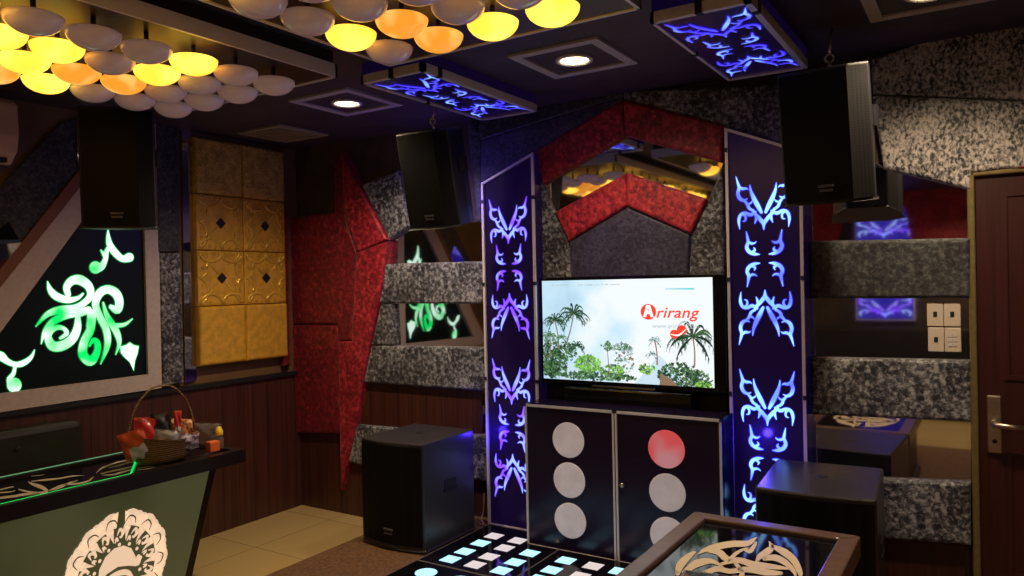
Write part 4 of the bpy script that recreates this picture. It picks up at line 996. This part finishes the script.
packet('snack_stick', 'slim red and white sachet poking up beside amber snacks', (bcx-.01, bcy+.085, zb2+.03), .030, .14, .014, 60, 0, 4, M['foilred'], M['foilwh'], 'snack packet', 5)
packet('snack_packet', 'amber brown snack bag at the back right of the basket', (bcx-.035, bcy+.125, zb2), .10, .12, .05, 70, -8, 8, M['foilam'], seed=6)
packet('snack_packet', 'lilac and white snack bag lying on the basket rim', (bcx+.085, bcy+.07, zb2+.005), .11, .075, .05, 62, 25, 0, M['foilpu'], seed=7)
cgz = ZT1+.004
packet('clear_bag', 'clear crinkled plastic bag beside the basket', (bcx-.05, bcy+.27, cgz), .12, .12, .05, 65, 10, 8, M['clear'], None, 'plastic bag', 8, None)
m = MB(); oc2 = (bcx+.08, bcy+.235, cgz)
v_, f_ = boxgeo((oc2[0]-.022, oc2[1]-.03, cgz), (oc2[0]+.022, oc2[1]+.03, cgz+.055))
setp(mesh('small_carton', v_, f_, M['orange'], bevel=(.005, 2, None)), 'small orange carton beside the basket on black table', 'carton')
bt = thing('sauce_bottle', 'small clear bottle with yellow cap beside the orange carton', 'bottle', (bcx+.045, bcy+.30, cgz))
m = MB(); m.lathe((bcx+.045, bcy+.30, cgz), [(.022, 0), (.024, .01), (.024, .055), (.014, .068), (.014, .074)], 20); m.build('bottle_body', M['clear'], bt, smooth=True)
m = MB(); m.lathe((bcx+.045, bcy+.30, cgz+.070), [(.020, 0), (.021, .006), (.021, .026), (.016, .032), (.012, .045), (.006, .048), (0, .048)], 18); m.build('cap', M['yellow'], bt, smooth=True)

# ------------------------------------------------------------------ near-right glass topped table
ZT2 = .68
rx0, rx1, ryb, rya = -.957, -.377, 2.775, 1.25
rt = thing('glass_table', 'wooden rimmed black glass table with cream scroll inlay in the foreground', 'table', ((rx0+rx1)/2, (rya+ryb)/2, ZS))
rw = .062; m = MB()
zt = ZT2; hh = .075
def mitre(o, i, z0, z1):
    m.add([(*p_, z1) for p_ in o]+[(*p_, z1) for p_ in i]+[(*p_, z0) for p_ in o]+[(*p_, z0) for p_ in i], [(0, 1, 2, 3), (4, 7, 6, 5), (0, 4, 5, 1), (1, 5, 6, 2), (2, 6, 7, 3), (3, 7, 4, 0)])
O = [(rx0, rya), (rx1, rya), (rx1, ryb), (rx0, ryb)]; I = [(rx0+rw, rya+rw), (rx1-rw, rya+rw), (rx1-rw, ryb-rw), (rx0+rw, ryb-rw)]
for i in range(4):
    j = (i+1) % 4; a, b_, c, d = O[i], O[j], I[j], I[i]
    m.add([(*a, zt), (*b_, zt), (*c, zt), (*d, zt), (*a, zt-hh), (*b_, zt-hh), (*c, zt-hh), (*d, zt-hh)], [(0, 1, 2, 3), (7, 6, 5, 4), (0, 4, 5, 1), (1, 5, 6, 2), (2, 6, 7, 3), (3, 7, 4, 0)])
m.build('table_rim', M['rim'], rt, bevel=(.006, 2, None))
m = MB(); m.box((rx0+rw-.004, rya+rw-.004, zt-.03), (rx1-rw+.004, ryb-rw+.004, zt-.014)); m.build('glass_top', M['glass'], rt)
m = MB(); fn = lambda x, y: FL(620+x/4.096, 500+y/4.096, zt-.0125)
for S in [[(236, 300, 14), (250, 262, 22), (290, 224, 14), (312, 212, 2)], [(262, 296, 12), (310, 262, 22), (360, 250, 16), (392, 256, 10), (420, 274, 6)],
          [(318, 222, 2), (350, 204, 12), (400, 190, 18), (460, 180, 18), (520, 178, 16), (545, 164, 10), (560, 152, 1)],
          [(360, 212, 2), (404, 214, 18), (430, 236, 18), (452, 240, 12), (476, 218, 10), (510, 200, 6), (530, 196, 1)],
          [(415, 262, 8), (480, 246, 16), (540, 262, 18), (600, 270, 16), (650, 276, 12), (700, 282, 4)],
          [(500, 200, 2), (530, 210, 12), (545, 195, 12), (556, 175, 8)], [(610, 168, 1), (620, 195, 16), (598, 215, 20), (572, 232, 16), (560, 250, 8)],
          [(626, 190, 10), (670, 212, 20), (710, 244, 20), (735, 290, 16), (740, 312, 10)], [(592, 240, 12), (635, 236, 18), (680, 258, 16), (712, 292, 12), (720, 312, 6)],
          [(345, 300, 14), (400, 282, 16), (450, 292, 14), (520, 284, 16), (600, 296, 18), (660, 300, 10)], [(470, 255, 10), (500, 300, 14), (480, 340, 16)], [(300, 330, 20), (420, 330, 26), (560, 330, 26), (700, 330, 16)],
          [(240, 330, 14), (300, 400, 18), (480, 430, 22), (660, 400, 18), (740, 330, 12)]]:
    stroke(m, [(x, y, w*1.45) for x, y, w in S], fn, 0)
m.build('cream_inlay', M['cream'], rt)
m = MB(); m.box((rx0+.07, rya+.1, ZS), (rx1-.07, ryb-.07, zt-hh)); m.build('pedestal', M['rimd'], rt)
m = MB(); m.box((rx0+.05, rya+.08, ZS), (rx1-.05, ryb-.05, ZS+.05)); m.build('plinth', M['rimd'], rt)
# tablet on the glass, cut by the frame edge
a, b_ = FL(684, 567, zt+.006), FL(760, 577, zt+.006)
dv = (b_-a); dv.z = 0; L_ = .24; ux = dv.normalized(); vy = Vector((ux.y, -ux.x, 0))
if vy.y > 0: vy = -vy
tb = thing('tablet', 'dark glossy tablet lying on the scroll-inlaid glass table', 'tablet', (a.x, a.y, zt-.011))
def tq(s0, s1, t0, t1, z): return [a.to_2d().to_3d()+ux*s+vy*t+Vector((0, 0, z)) for s, t in ((s0, t0), (s1, t0), (s1, t1), (s0, t1))]
for nm, z0, z1, e, mt in (('casing', zt-.011, zt-.002, 0, M['rim']), ('screen', zt-.002, zt-.001, .008, M['glass'])):
    mesh(nm, tq(e, L_-e, e, .17-e, z0)+tq(e, L_-e, e, .17-e, z1), [(3, 2, 1, 0), (4, 5, 6, 7), (0, 1, 5, 4), (1, 2, 6, 5), (2, 3, 7, 6), (3, 0, 4, 7)], mt, tb)

# ------------------------------------------------------------------ light
def area(loc, rot, e, col, sx, sy):
    l = bpy.data.lights.new('room_light', 'AREA'); l.shape = 'RECTANGLE'; l.size = sx; l.size_y = sy; l.energy = e; l.color = col
    o = bpy.data.objects.new('room_light', l); COL.objects.link(o); o.location = loc; o.rotation_euler = rot; return o
def point(loc, e, col, r_=.08):
    l = bpy.data.lights.new('blue_spill_fill', 'POINT'); l.energy = e; l.color = col; l.shadow_soft_size = r_
    o = bpy.data.objects.new('blue_spill_fill', l); COL.objects.link(o); o.location = loc; return o
# added blue fill lamps, unseen, standing in for the tall panels' spill
point((PL0-.15, 3.45, 2.06), 2.6, (.10, .05, 1), .01)
point((PL0+.06, 3.55, .70), 1.4, (.05, .02, 1), .02)
point((PR0+.16, 3.56, .82), 1.6, (.08, .04, 1), .02)
w = bpy.data.worlds.new('room_ambient'); sc.world = w; w.use_nodes = True
w.node_tree.nodes['Background'].inputs['Color'].default_value = (.34, .26, .40, 1); w.node_tree.nodes['Background'].inputs['Strength'].default_value = .2
